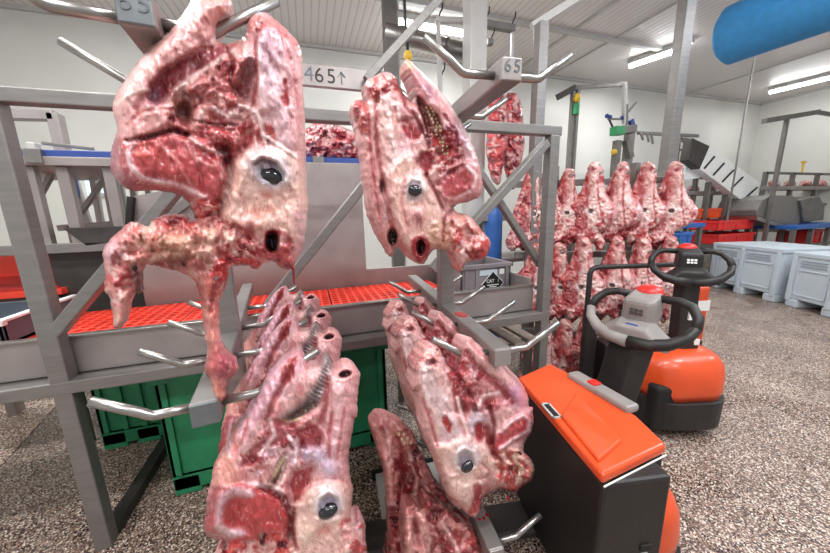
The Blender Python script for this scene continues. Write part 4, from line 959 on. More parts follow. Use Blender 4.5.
def tiller(t, base, top, yaw, horn_grey, k=1.0, cw=0.11):
    """tiller column and head: base, top in truck space; the head faces along yaw, k scales it"""
    base = Vector(base); top = Vector(top); g = 'greyplastic' if horn_grey else 'black'
    c, s_ = math.cos(yaw), math.sin(yaw)
    def L(x, y, z): x *= k; y *= k; z *= k; return top+Vector((x*c-y*s_, x*s_+y*c, z))
    ct = L(0.03, 0, -0.09)
    MB().prism([base+Vector((-cw*0.45, -cw*0.6, 0)), base+Vector((cw*0.45, -cw*0.6, 0)), base+Vector((cw*0.45, cw*0.6, 0)), base+Vector((-cw*0.45, cw*0.6, 0))], ct-base).build('tiller_column', M['black'], t, bevel=0.02, seg=3)
    if not horn_grey: MB().bar(base-Vector((0, 0, 0.03)), base+(ct-base)*0.16, cw*1.5, cw*1.3).build('tiller_foot', M['black'], t, bevel=0.02)
    # closed loop handles left and right of the centre
    for s in (-1, 1):
        pts = [L(-0.03, s*0.045, 0.03), L(-0.03, s*0.12, 0.032), L(-0.02, s*0.165, 0.02), L(0.01, s*0.195, -0.015), L(0.04, s*0.20, -0.05)]
        MB().tube(pts, [0.016*k, 0.017*k, 0.018*k, 0.019*k, 0.019*k], 12).build('handle_grip', M['black'], t, smooth=True)
        pts = [L(0.04, s*0.20, -0.05), L(0.07, s*0.185, -0.085), L(0.095, s*0.14, -0.12), L(0.11, s*0.08, -0.14), L(0.115, s*0.0, -0.146)]
        MB().tube(pts, [0.019*k, 0.021*k, 0.024*k, 0.027*k, 0.028*k], 12).build('handle_bow', M['black' if (s == 1 or not horn_grey) else g], t, smooth=True)
    MB().prism([L(-0.06, -0.065, -0.06), L(-0.06, 0.065, -0.06), L(-0.055, 0.06, 0.06), L(-0.055, -0.06, 0.06)], L(0.12, 0, -0.03)-L(0, 0, 0)).build('control_head', M[g], t, bevel=0.022*k, seg=3)
    MB().prism([L(0.03, -0.055, -0.05), L(0.03, 0.055, -0.05), L(0.03, 0.15, -0.13), L(0.03, -0.15, -0.13)], L(0.085, 0, -0.03)-L(0, 0, 0)).build('lower_bow', M[g], t, bevel=0.014*k, seg=3)
    MB().prism([L(-0.02, -0.10, 0.012), L(-0.02, 0.10, 0.012), L(-0.02, 0.10, 0.04), L(-0.02, -0.10, 0.04)], L(-0.03, 0, 0)-L(0, 0, 0)).build('cross_grip', M['black'], t, bevel=0.01*k)
    tag(MB().ball((0, 0, 0), 0.052*k, 0.056*k, 0.034*k, 18, 10).build('safety_button', M['redplastic'], t, smooth=True, loc=tuple(L(-0.058, 0, 0.045))), 'red safety button')
    n_ = Vector((c, s_, 0.3)).normalized(); side = Vector((-s_, c, 0)); dn = side.cross(n_); dn = dn if dn.z < 0 else -dn
    a = L(0.052, 0, 0.015)
    for i in range(4):
        for j in range(3):
            p = a+dn*(0.016*k*i)+side*((j-1)*0.018*k)
            MB().bar(p, p+n_*0.006, 0.013*k, 0.011*k).build('key', M['white'] if not horn_grey else M['darksteel'], t)
    if horn_grey: MB().bar(L(0.085, 0, -0.09), L(0.098, 0, -0.092), 0.05*k, 0.04*k).build('display', M['navy'], t, bevel=0.004)
def load_part(t, w, x0, x1):
    for y in (-w+0.12, w-0.12):
        f = MB().box((x0, y-0.085, 0.05), (x1, y+0.085, 0.10)).build('fork', M['darksteel'], t, bevel=0.015)
        mb = MB().tube([(x0+0.12, y-0.06, 0.04), (x0+0.12, y+0.06, 0.04)], 0.04, 16)
        mb.build('roller', M['rubber'], f, smooth=False)

# near truck
rz = math.radians(-11.6)
cx = (aZ(518, 377, 0.78)+aZ(603, 475, 0.78)+aZ(667, 444, 0.78)+aZ(575.5, 376, 0.78))/4
T1 = thing('pallet_truck', 'orange and black powered pallet truck nearest the camera, with a long orange battery lid', 'pallet truck', (cx.x, cx.y, 0), rz, 'powered pallet trucks')
def toT1(p):
    d = Vector(p)-Vector((cx.x, cx.y, 0)); c, s_ = math.cos(-rz), math.sin(-rz)
    return Vector((d.x*c-d.y*s_, d.x*s_+d.y*c, d.z))
A_, B2, Cc, D_, E_, F_ = [toT1(aZ(x, y, 0.78)) for x, y in ((518, 377), (550, 363), (575.5, 376), (637, 415.5), (667, 444), (603, 475))]
bx = min(A_.x, F_.x)+0.01
bxr = E_.x
ylo, yhi = F_.y+0.006, A_.y+0.02
MB().box((bx, ylo, 0.10), (bxr-0.055, yhi, 0.735)).build('battery_box', M['boxblack'], T1, bevel=0.012)
MB().box((bxr-0.048, E_.y+0.004, 0.10), (bxr, yhi, 0.735)).build('rear_panel', M['boxblack'], T1, bevel=0.01)
MB().box((bx+0.02, ylo-0.004, 0.40), (bxr-0.12, ylo+0.01, 0.405)).build('panel_seam', M['rubber'], T1)
lid = MB().prism([A_+Vector((0, 0, 0)), B2, Cc, D_, E_, F_], (0, 0, -0.04)).build('battery_lid', M['orange'], T1, bevel=0.012, seg=3)
top = [A_, B2, Cc, D_, E_, F_]
MB().prism([A_.lerp(F_, 0.93).lerp(E_, 0.06)+Vector((0, 0, -0.004)), F_.lerp(E_, 0.6).lerp(A_, 0.12)+Vector((0, 0, -0.004)), Cc.lerp(E_, 0.5).lerp(A_, 0.35)+Vector((0, 0, -0.004)), A_.lerp(F_, 0.5).lerp(E_, 0.1)+Vector((0, 0, -0.004))], (0, 0, 0.016)).build('raised_panel', M['orange'], lid, bevel=0.008, seg=3)
pm = toT1(aZ(551, 411, 0.78)); ax = (F_-A_).normalized(); ay = Vector((-ax.y, ax.x, 0))
sl_ = MB()
for u0, u1, v0, v1 in ((-0.05, 0.05, -0.019, -0.012), (-0.05, 0.05, 0.012, 0.019), (-0.05, -0.043, -0.019, 0.019), (0.043, 0.05, -0.019, 0.019)):
    sl_.prism([pm+ax*u0+ay*v0, pm+ax*u1+ay*v0, pm+ax*u1+ay*v1, pm+ax*u0+ay*v1], (0, 0, 0.006))
sl_.build('grip_frame', M['trim'], lid)
MB().prism([pm+ax*-0.043+ay*-0.012, pm+ax*0.043+ay*-0.012, pm+ax*0.043+ay*0.012, pm+ax*-0.043+ay*0.012], (0, 0, 0.003)).build('grip_hole', M['rubber'], lid)
g0, g1 = toT1(aZ(572, 374, 0.79)), toT1(aZ(634, 410, 0.79))
MB().bar(g0, g1, 0.07, 0.035).build('latch_bar', M['greyplastic'], T1, bevel=0.012)
gm = g0.lerp(g1, 0.4)
tag(MB().bar(gm-(g1-g0)*0.07+Vector((0, 0, 0.02)), gm+(g1-g0)*0.07+Vector((0, 0, 0.02)), 0.045, 0.015).build('latch_button', M['redplastic'], T1, bevel=0.006), 'red latch button')
MB().bar(F_+Vector((0.005, -0.003, -0.042)), E_+Vector((0, -0.003, -0.042)), 0.004, 0.004).build('lid_edge', M['white'], T1)
MB().box((bxr-0.14, ylo-0.006, 0.45), (bxr-0.10, ylo+0.002, 0.475)).build('key_lock', M['rubber'], T1, bevel=0.003)
MB().box((bxr-0.135, ylo-0.005, 0.415), (bxr-0.11, ylo+0.001, 0.44)).build('lock_mark', M['trim'], T1)
yc = (ylo+yhi)/2+0.03
db = [(0.16, 0.22, 0.25, 0.15), (0.26, 0.225, 0.255, 0.15), (0.36, 0.22, 0.245, 0.15), (0.41, 0.208, 0.225, 0.145), (0.44, 0.19, 0.20, 0.13), (0.46, 0.15, 0.155, 0.11), (0.464, 0.08, 0.08, 0.06)]
dome(db, 12).build('drive_cover', M['orange'], T1, smooth=True, loc=(bxr, yc, 0))
dome([(0.05, 0.21, 0.24, 0.13), (0.08, 0.235, 0.268, 0.15), (0.16, 0.237, 0.27, 0.15), (0.165, 0.21, 0.24, 0.13)]).build('bumper', M['rubber'], T1, bevel=0.008, loc=(bxr, yc, 0))
MB().tube([(bxr+0.17, yc-0.035, 0.1), (bxr+0.17, yc+0.035, 0.1)], 0.1, 24).build('drive_wheel', M['rubber'], T1)
hd = toT1(aD(643, 304, 1.58)); bs = Vector((hd.x-0.13, hd.y+0.03, 0.40))
tiller(T1, bs, hd, math.radians(208), True, 1.12, 0.14)
load_part(T1, 0.28, bx-0.95, bx+0.02)

# far truck
ax2 = math.radians(-106.0)
T2 = thing('pallet_truck', 'orange and black powered pallet truck further back, standing upright behind the near one', 'pallet truck', (2.44, 1.66, 0), ax2, 'powered pallet trucks')
MB().box((-0.14, -0.34, 0.10), (0.02, 0.44, 0.56)).build('battery_box', M['boxblack'], T2, bevel=0.012)
tag(MB().box((-0.13, 0.36, 0.55), (0.0, 0.46, 0.99)).build('side_cover', M['orange'], T2, bevel=0.02, seg=3), 'orange upright side cover')
MB().box((-0.125, 0.365, 0.80), (0.005, 0.464, 0.88)).build('cover_sticker', M['white'], T2)
gb = MB().tube([(-0.1, -0.44, 0.16), (-0.1, -0.44, 1.10), (-0.1, -0.425, 1.135), (-0.1, -0.39, 1.15), (-0.1, 0.28, 1.15)], 0.02, 12)
gb.build('guard_bar', M['black'], T2, smooth=True)
MB().box((-0.12, -0.46, 0.1), (-0.06, -0.36, 0.80)).build('mast_panel', M['boxblack'], T2, bevel=0.008)
db = [(0.28, 0.275, 0.365, 0.17), (0.34, 0.285, 0.375, 0.18), (0.44, 0.284, 0.372, 0.18), (0.51, 0.278, 0.36, 0.18), (0.55, 0.262, 0.335, 0.17), (0.575, 0.235, 0.30, 0.15), (0.59, 0.19, 0.24, 0.12), (0.594, 0.1, 0.14, 0.08)]
dome(db, 12).build('drive_cover', M['orange'], T2, smooth=True, loc=(0.02, 0.08, 0))
dome([(0.05, 0.24, 0.32, 0.14), (0.08, 0.285, 0.385, 0.18), (0.28, 0.29, 0.39, 0.185), (0.285, 0.25, 0.32, 0.15)]).build('bumper', M['black'], T2, bevel=0.01, loc=(0.02, 0.08, 0))
MB().box((0.30, -0.22, 0.06), (0.40, -0.06, 0.40)).build('bumper_pad', M['rubber'], T2, bevel=0.03, loc=(-0.02, 0.02, 0), seg=3)
MB().tube([(0.19, 0.045, 0.1), (0.19, 0.115, 0.1)], 0.1, 24).build('drive_wheel', M['rubber'], T2)
tiller(T2, (0.13, 0.15, 0.56), (0.10, 0.15, 1.245), math.radians(-28), False, 1.12, 0.11)
MB().box((0.20, 0.175, 0.62), (0.214, 0.215, 0.66)).build('base_sticker', M['white'], T2)
MB().box((0.17, 0.13, 0.80), (0.192, 0.20, 0.86)).build('column_sticker', M['white'], T2)
load_part(T2, 0.27, -1.1, -0.12)

# ------------------------------------------------------------------ the rack of heads in the middle distance
def small_head(seed, pts, eyeat, extra):
    s = Slab(pts, 0.0072, 0.09, 0.075, (232, 190, 184), 0.62, seed, 0.6, (0.010, 8), 0.9, RED, 0.3, 9, 0.007, 80)
    s.poly([(38, 4), (34, 24), (28, 40), (18, 56), (8, 78), (34, 80), (40, 62), (41, 44), (46, 24), (46, 6)], 1.5, -0.02, (158, 52, 58), 0.9, wob=5)
    s.mess([(34, 0), (58, 0), (60, 22), (36, 24)], 5, [(0.45, FLESH), (0.55, RED), (0.62, PALE)], 0.012, 2, seed+2)
    s.grit = 0.005
    s.line([(45, 6), (48, 30), (52, 60)], 4, 0.012, (232, 194, 186), 0.8)
    s.line([(38, 8), (36, 30), (30, 48)], 3, -0.014, (164, 56, 58), 0.9, 0.5)
    s.mess([(18, 40), (34, 20), (38, 44), (34, 62), (30, 84), (8, 80)], 7, [(0.4, (206, 120, 116)), (0.5, RED), (0.6, DEEP)], 0.016, 2, seed+5)
    s.mess([(10, 78), (60, 76), (58, 98), (12, 96)], 6, [(0.38, RED), (0.55, DEEP), (0.62, PALE)], 0.014, 2, seed+9)
    s.mess([(46, 40), (66, 50), (64, 74), (44, 76)], 5, [(0.42, (236, 204, 198)), (0.6, (196, 96, 96))], 0.012, 2, seed+21)
    s.line([(50, 22), (52, 44), (58, 70)], 1.2, -0.01, (176, 60, 64), 0.8, 0.5); s.line([(60, 34), (67, 52), (62, 74)], 2, 0, (190, 84, 86), 0.7, 0.5)
    s.ell((46, 10), 3, 2, -0.01, (150, 60, 62))
    s.ell(eyeat, 5.4, 4.6, 0.014, (244, 228, 222)); s.ell(eyeat, 3.0, 2.5, -0.016, (36, 24, 28), 1, 0, 5)
    f = lambda px, py, t=0.0: np.stack([(px-45)*0.0072, 0*px-t, -(py-8)*0.0072], 1)
    o = s.build('cow_head', f, np.array([0.0, 1.0, 0.0]), (0, 0, 0))
    return o
P1 = [(42, 2), (48, 0), (53, 5), (55, 18), (60, 34), (71, 48), (74, 57), (68, 68), (58, 74), (52, 78), (54, 90), (48, 99), (42, 90), (36, 97), (28, 92), (18, 96), (12, 84), (20, 70), (22, 52), (28, 38), (36, 18)]
P2 = [(41, 1), (48, 1), (54, 8), (56, 24), (61, 40), (70, 52), (69, 64), (60, 74), (54, 79), (60, 92), (52, 101), (45, 90), (36, 99), (30, 90), (18, 93), (12, 78), (22, 60), (19, 46), (31, 30), (37, 12)]
sp = [small_head(101, P1, (43, 53), 0), small_head(117, P2, (44, 54), 0)]
BR = thing('hook_rack', 'steel hook rack full of pink heads standing behind the orange trucks', 'rack', (0, 0, 0), 0, 'hook racks')
rows = [
    (169, 2.86, [(528, 'leftmost'), (546, 'second from the left'), (565, 'third from the left'), (592, 'fourth from the left'), (619, 'third from the right'), (645, 'second from the right'), (671, 'rightmost')], 'top row'),
    (243, 2.86, [(534, 'leftmost'), (556, 'second from the left'), (581, 'third from the left'), (614, 'third from the right'), (640, 'second from the right'), (667, 'rightmost')], 'middle row'),
    (320, 2.86, [(541, 'leftmost'), (562, 'middle'), (586, 'rightmost')], 'bottom row')]
k = 0
for y0, t_, xs, rn in rows:
    pts = []
    for x, side in xs:
        p = aD(x+2, y0 + (6 if x < 570 else 0), t_+(0.12 if x < 570 else 0))
        if k < 2: o = sp[k]
        else: o = sp[k % 2].copy(); C.objects.link(o)
        o.location = p; sc_ = random.uniform(1.04, 1.16)
        o.scale = (sc_*0.95, sc_*0.95, sc_*1.02); o.rotation_euler = (0, random.uniform(-0.06, 0.06), -0.72+random.uniform(-0.25, 0.15)+(0.6 if x < 570 else 0))
        where = {'top row': 'in the top row', 'middle row': 'in the middle row', 'bottom row': 'in the bottom row'}[rn]
        tag(o, 'small skinned head, %s %s behind the orange trucks' % (side, where), 'cow head', 'heads on the far rack'); k += 1
        pts.append(p)
    a, b = pts[0], pts[-1]; d = (b-a).normalized()
    off = Vector((0.05, 0.14, -0.07))
    q0, q1 = a-d*0.15+off, b+d*0.12+off
    if len(xs) == 3: q1 = q0+d*1.3
    q1.z = q0.z
    MB().bar(q0, q1, 0.06, 0.06).build('beam', M['steel'], BR, bevel=0.005)
    for p in pts: MB().tube([Vector((p.x+0.05, p.y+0.13, q0.z)), Vector((p.x, p.y+0.02, q0.z)), Vector((p.x-0.02, p.y-0.1, q0.z+0.06))], 0.011, 8).build('hook', M['bright'], BR, smooth=True)
a = aD(553, 200, 3.12); b = aD(632, 200, 3.02)
for p in (a, b): MB().box((p.x-0.03, p.y-0.03, 0), (p.x+0.03, p.y+0.03, 2.0)).build('post', M['steel'], BR, bevel=0.005)
MB().bar((a.x-0.2, a.y, 0.03), (b.x+0.7, b.y-0.2, 0.03), 0.3, 0.06).build('base_plate', M['dull'], BR, bevel=0.005)

# red cuts hanging further back, in the gap under the upper beam
for i, (x, y, sd, lab) in enumerate(((497, 92, 5, 'dark red meat cut hanging behind the upper right beam, left one of a pair'), (513, 96, 9, 'dark red meat cut hanging behind the upper right beam, right one of a pair'))):
    s = Slab([(x-8, y), (x-2, y-3), (x+5, y), (x+10, y+20), (x+11, y+50), (x+6, y+75), (x+2, y+92), (x-5, y+88), (x-11, y+60), (x-10, y+25)], 0.0095, 0.09, 0.07, (184, 60, 66), 0.9, 130+i, 0.8, (0.02, 6), 0.9, DEEP, 0.7, 7)
    s.mess([(x-12, y), (x+12, y), (x+12, y+95), (x-12, y+95)], 6, [(0.45, (206, 70, 74)), (0.55, DEEP), (0.62, (224, 170, 166))], 0.02, 2, sd)
    P0 = aD(x, y, 3.0+0.15*i); f, n = plane_map(P0, -0.3)
    tag(s.build('meat_cut', f, n, P0, None, P0), lab, 'meat', 'red meat cuts hanging in the background')
# ------------------------------------------------------------------ tables, conveyor and frames behind the trough (left)
def px_bar(p, q, Y, w, d, name, m, parent, off=None):
    a, b = aY(p[0], p[1], Y), aY(q[0], q[1], Y)
    if off is not None: a -= off; b -= off
    return MB().bar(a, b, d, w, (0, 1, 0)).build(name, M[m], parent, bevel=0.004)
YT = 2.62
z0 = aY(200, 162, YT).z
tb = thing('belt_table', 'long steel belt table with a navy blue edge behind the red-floored trough', 'table', (0, YT, 0))
zt = aY(60, 150, YT).z; zb = aY(60, 157, YT).z; zr = aY(60, 166, YT).z
MB().box((-2.6, 0, zb), (0.5, 0.9, zt)).build('belt', M['navy'], tb, bevel=0.004)
MB().box((-2.6, -0.02, zr), (0.5, 0.9, zb)).build('rail', M['sheet'], tb, bevel=0.004)
for px in (32, 66, 112):
    p = aY(px, 200, YT)
    MB().box((p.x-0.03, 0.02, aY(80, 243, YT).z-0.03), (p.x+0.03, 0.07, zr)).build('upright', M['sheet'], tb, bevel=0.004)
for x in (-2.5, -0.2, 0.42): MB().box((x-0.03, 0.75, 0), (x+0.03, 0.85, zr)).build('leg', M['sheet'], tb, bevel=0.004)
for px in (37, 318):
    p = aY(px, 158, YT); MB().box((p.x-0.04, -0.035, zr+0.01), (p.x+0.04, -0.0, zt+0.0)).build('clip', M['bright'], tb, bevel=0.004)
z1_ = aY(80, 243, YT).z
MB().box((-2.6, 0.0, z1_-0.06), (-0.75, 0.06, z1_)).build('lower_rail', M['steel'], tb, bevel=0.004)
MB().box((-1.62, 0.1, z1_-0.5), (-0.75, 0.14, z1_-0.06)).build('lower_panel', M['darksteel'], tb)
p, q = aY(62, 228, YT), aY(128, 224, YT)
MB().prism([(p.x, 0, p.z), (q.x, 0, p.z), (q.x-0.06, 0, p.z-0.1), (p.x+0.1, 0, p.z-0.12)], (0, 0.5, 0)).build('drip_tray', M['darksteel'], tb, bevel=0.004)
px_bar((54, 170), (30, 214), YT+0.5, 0.04, 0.03, 'brace', 'sheet', tb, Vector((0, YT, 0)))
px_bar((72, 226), (112, 168), YT+0.6, 0.04, 0.03, 'brace', 'sheet', tb, Vector((0, YT, 0)))
px_bar((42, 143), (94, 149), YT+0.05, 0.02, 0.02, 'guide_bar', 'bright', tb, Vector((0, YT+0.0, 0)))
px_bar((33, 143), (35, 152), YT, 0.05, 0.04, 'guide_stop', 'trim', tb, Vector((0, YT, 0)))
# heap of trimmings on the belt
hp = Slab([(300, 158), (302, 136), (312, 124), (326, 121), (342, 126), (356, 134), (366, 146), (378, 152), (382, 160), (340, 163)], 0.0087, 0.16, 0.14, (186, 58, 70), 0.8, 140, 0.6, (0.03, 5), 1.2, (226, 150, 150), 0.9, 4)
hp.mess([(296, 118), (386, 118), (386, 165), (296, 165)], 4, [(0.44, (212, 100, 106)), (0.52, (150, 30, 42)), (0.57, (232, 186, 184)), (0.63, DEEP)], 0.03, 2, 15)
P0 = aY(340, 160, YT+0.3); f, n = plane_map(P0, 0.0)
tag(hp.build('meat_trimmings', f, n, P0, None, P0+Vector((0, 0, 0.0))), 'heap of red and white meat trimmings on the blue edged belt table', 'meat', kind='stuff')
# sorting stand with plates behind, left
ss = thing('slat_stand', 'pale steel stand with upright slats seen under the belt table at the left', 'stand', (0, 3.6, 0))
for x0_, x1_ in ((64, 84), (86, 96), (98, 109), (112, 122), (125, 133), (140, 148)):
    px_bar((x0_+4, 160), (x1_+6, 228), 3.6, 0.055, 0.04, 'slat', 'paint', ss, Vector((0, 3.6, 0)))
px_bar((60, 228), (160, 220), 3.6, 0.08, 0.05, 'rail', 'sheet', ss, Vector((0, 3.6, 0)))
tag(px_bar((69, 165), (76, 198), 3.55, 0.07, 0.04, 'hose_guard', 'navy', ss, Vector((0, 3.6, 0))), 'blue upright strip')
for px in (75, 150):
    p = aY(px, 226, 3.6); MB().box((p.x-0.04, -0.04, 0), (p.x+0.04, 0.04, p.z)).build('leg', M['sheet'], ss)
# sloping chute plate
cp = thing('chute_plate', 'sloping grey steel chute plate with a dark edge behind the largest head', 'chute', aY(160, 225, 2.54))
o0 = aY(160, 225, 2.54)
MB().prism([aY(134, 196, 2.54)-o0, aY(196, 184, 2.54)-o0, aY(196, 236, 2.54)-o0, aY(131, 232, 2.54)-o0], (0, 0.05, 0)).build('plate', M['sheet'], cp)
MB().bar(aY(133, 197, 2.54)-o0, aY(130, 240, 2.54)-o0, 0.03, 0.08, (0, 1, 0)).build('edge', M['rubber'], cp)
MB().bar(aY(140, 238, 2.54)-o0, aY(196, 196, 2.54)-o0, 0.05, 0.05, (0, 1, 0)).build('edge_bar', M['steel'], cp)
# frame far left
ff = thing('doorway_scaffold', 'pale steel doorway scaffold far left behind the tables', 'scaffold', (0, 3.9, 0))
for p, q in (((-20, 114), (56, 116)), ((55, 114), (64, 155))): px_bar(p, q, 3.9, 0.1, 0.08, 'rail', 'sheet', ff, Vector((0, 3.9, 0)))
p = aY(64, 155, 3.9); MB().box((p.x-0.05, -0.04, 0), (p.x+0.05, 0.04, p.z)).build('post', M['sheet'], ff)

# red crates left of the post, on the floor side
p = aY(20, 285, 2.9)
rc = thing('red_tray', 'shallow red slotted tray at the left edge, behind the trough', 'tray', (p.x-0.40, 2.66, 1.13))
MB().box((-0.75, 0, 0.0), (0.75, 0.75, 0.04)).build('tray_floor', M['redgrid'], rc, bevel=0.004)
g = MB()
for k in range(14): g.box((-0.72, 0.03+k*0.05, 0.04), (0.72, 0.05+k*0.05, 0.055))
g.build('slots', M['redbase'], rc)
MB().box((-0.75, 0.75, 0), (0.75, 0.78, 0.26)).build('tray_back', M['redgrid'], rc, bevel=0.004)
rs = thing('tray_stand', 'dull steel stand under the red slotted tray', 'stand', (p.x-0.40, 2.70, 0.0))
MB().box((-0.7, 0, 1.07), (0.7, 0.7, 1.13)).build('stand_top', M['dull'], rs)
for x in (-0.68, 0.62):
    for y in (0.0, 0.64): MB().box((x, y, 0), (x+0.06, y+0.06, 1.07)).build('leg', M['dull'], rs)
# grey slotted crate lying in the trough at the far left edge
p = aY(14, 318, 2.0)
gc = thing('grey_slot_crate', 'blue-grey slotted crate with a white rim at the far left, in the trough', 'crate', (p.x-0.36, 1.93, 1.034))
W2 = 0.36
MB().box((-W2, 0, 0), (W2, 0.5, 0.02)).box((-W2, 0, 0), (W2, 0.02, 0.10)).box((-W2, 0.48, 0), (W2, 0.5, 0.12)).box((-W2, 0, 0), (-W2+0.02, 0.5, 0.12)).box((W2-0.02, 0, 0), (W2, 0.5, 0.12)).build('crate_body', M['slate'], gc, bevel=0.004)
MB().box((-W2-0.01, -0.01, 0.10), (W2+0.01, 0.02, 0.115)).box((W2-0.02, -0.01, 0.115), (W2+0.012, 0.51, 0.13)).build('crate_rim', M['white'], gc, bevel=0.004)

# ------------------------------------------------------------------ steelwork above, behind the upper heads
sw = thing('overhead_post', 'broad pale steel post rising to the ceiling behind the middle rack', 'post', (aD(474, 100, 3.3).x, aD(474, 100, 3.3).y, 0))
MB().box((-0.09, -0.09, 0), (0.09, 0.09, ZC)).build('post_body', M['paint'], sw, bevel=0.008)
MB().box((-0.16, -0.16, 0), (0.16, 0.16, 0.02)).build('foot_plate', M['dull'], sw)
q = aD(391, 60, 3.9)
s2 = thing('dark_column', 'darker steel column near the ceiling left of the hanging hooks', 'column', (q.x, q.y, 0))
MB().box((-0.08, -0.06, 0), (0.08, 0.06, ZC)).build('column_body', M['dull'], s2, bevel=0.008)
MB().box((0.08, -0.02, 0), (0.11, 0.02, ZC)).build('cable_duct', M['trim'], s2)
pp, qq = aY(366, 80, 2.5), aY(446, -8, 2.5)
db_ = thing('diagonal_bar', 'steel diagonal bar crossing in front of the ceiling lamp at the top centre', 'bar', pp)
MB().bar((0, 0, 0), (qq-pp)*((ZC-pp.z)/(qq.z-pp.z)), 0.055, 0.055, (0, 1, 0)).build('bar_body', M['steel'], db_, bevel=0.005)
pc = [aY(404, -6, 2.7), aY(405, 18, 2.7), aY(407, 38, 2.7), aY(408, 56, 2.7)]
cb = thing('hanging_cable', 'black cable ending in a yellow plug above the top centre head', 'cable', pc[0])
MB().tube([v-pc[0] for v in pc], 0.012, 8).build('cable_line', M['cable'], cb, smooth=True)
MB().ball((0, 0, 0), 0.035, 0.035, 0.04, 12, 8).build('plug', M['yellow'], cb, smooth=True, loc=tuple(pc[3]-pc[0]))
# horizontal duct pipe near the lamp
a, b = aY(384, 32, 4.2), aY(464, 52, 4.2)
dp = thing('ceiling_pipe', 'wide shiny steel pipe running under the ceiling lamp', 'pipe', a)
MB().tube([(0, 0, 0), b-a], 0.10, 20).build('pipe_body', M['bright'], dp, smooth=True)
for t_ in (0.2, 0.75): MB().tube([(b-a)*t_-(b-a).normalized()*0.02, (b-a)*t_+(b-a).normalized()*0.02], 0.112, 20).build('clamp', M['dull'], dp)
# hook rail
a, b = aY(484, 24, 3.6), aY(514, 29, 3.6)
hr = thing('hook_rail', 'short grey rail with bent wire hooks beside the pale steel post', 'rail', a)
MB().bar((0, 0, 0), b-a, 0.07, 0.07).build('rail_body', M['dull'], hr, bevel=0.004)
MB().bar(b-a+Vector((-0.02, 0, 0)), b-a+Vector((-0.02, 0, -1.3)), 0.03, 0.03, (0, 1, 0)).build('drop_rod', M['paint'], hr)
a2_ = aY(487, 42, 3.6)-a
MB().bar(a2_, a2_+Vector((0.07, 0, 0)), 0.06, 0.06).build('rail_stub', M['dull'], hr, bevel=0.004)
def wire_hook(base):
    return MB().tube([base, base+Vector((0.015, 0, 0.05)), base+Vector((0.04, 0, 0.09)), base+Vector((0.045, 0, 0.15))], 0.008, 8)
for p in ((0.02, 0, 0.03), tuple(b-a+Vector((-0.03, 0, 0.03))), tuple(a2_+Vector((0.05, 0, 0.02)))): wire_hook(Vector(p)).build('wire_hook', M['cable'], hr, smooth=True)
a, b = aY(436, 20, 3.4), aY(470, 21, 3.4)
h2 = thing('hook_rail', 'pale rail on a thin rod with a wire hook before the bright ceiling lamp', 'rail', a)
MB().bar((0, 0, 0), b-a, 0.05, 0.05).build('rail_body', M['trim'], h2, bevel=0.004)
MB().bar((0.02, 0, 0.0), (0.05, 0, -1.0), 0.04, 0.03, (0, 1, 0)).build('drop_rod', M['paint'], h2)
wire_hook(Vector((0.03, 0, 0.02))).build('wire_hook', M['cable'], h2, smooth=True)
p = aY(441, 78, 3.4)-a; wire_hook(p).build('wire_hook', M['cable'], h2, smooth=True)
# frame post right of it with ceiling bracket
q = aD(540, 60, 2.75)
sp_ = thing('bracket_post', 'slim steel post held by a sloping bracket under the ceiling, behind the right hook', 'post', (q.x, q.y, 0))
MB().box((-0.045, -0.045, 0), (0.045, 0.045, aD(540, 27, 2.75).z)).build('post_body', M['steel'], sp_, bevel=0.006)
e0 = aD(532, 27, 2.75)-Vector((q.x, q.y, 0)); e1 = aD(584, -6, 2.75)-Vector((q.x, q.y, 0))
MB().bar(e0, e1, 0.05, 0.06).build('bracket', M['paint'], sp_, bevel=0.004)

# ------------------------------------------------------------------ big steel column, blue duct
q = aD(667, 165, 3.75)
col = thing('steel_column', 'tall square steel column right of the centre, reaching the ceiling', 'column', (q.x, q.y, 0), math.radians(-12))
MB().box((-0.062, -0.062, 0), (0.062, 0.062, ZC)).build('column_body', M['steel'], col, bevel=0.01)
MB().box((-0.16, -0.16, 0), (0.16, 0.16, 0.025)).build('foot_plate', M['dull'], col)
e = aD(727, 37, 3.7)
du = thing('air_duct', 'blue textile air duct hanging under the ceiling at the top right', 'duct', e, 0)
r = 0.30; Ld = 5.0
prof = [(1e-3, -0.06), (0.15, -0.05), (0.24, -0.025), (r, 0.03), (r, 0.4)] + [(r+(0.004 if k % 2 else 0), 0.4+k*0.46) for k in range(1, 10)] + [(r, Ld), (1e-3, Ld)]
dm = MB().lathe(prof, n=32)
dm.v = [(x, -z, y) for x, y, z in dm.v]
dm.build('duct_body', M['ductblue'], du, smooth=True)
for y in (-0.1, -2.0, -4.0): MB().tube([(0, y, r-0.01), (0, y, ZC-e.z)], 0.008, 6).build('hanger', M['dull'], du)
du.rotation_euler = (0, 0, math.radians(4))
a = aD(753, 66, 4.2); b = aD(737, 160, 4.2)
cbl = thing('drop_cord', 'thin grey cord hanging from the ceiling in front of the sloping conveyor', 'cord', (a.x, a.y, a.z))
MB().tube([(0, 0, ZC-a.z), (0, 0, 0), b-a, b-a+Vector((0.0, 0, -0.8))], 0.012, 6).build('cord_line', M['dull'], cbl)

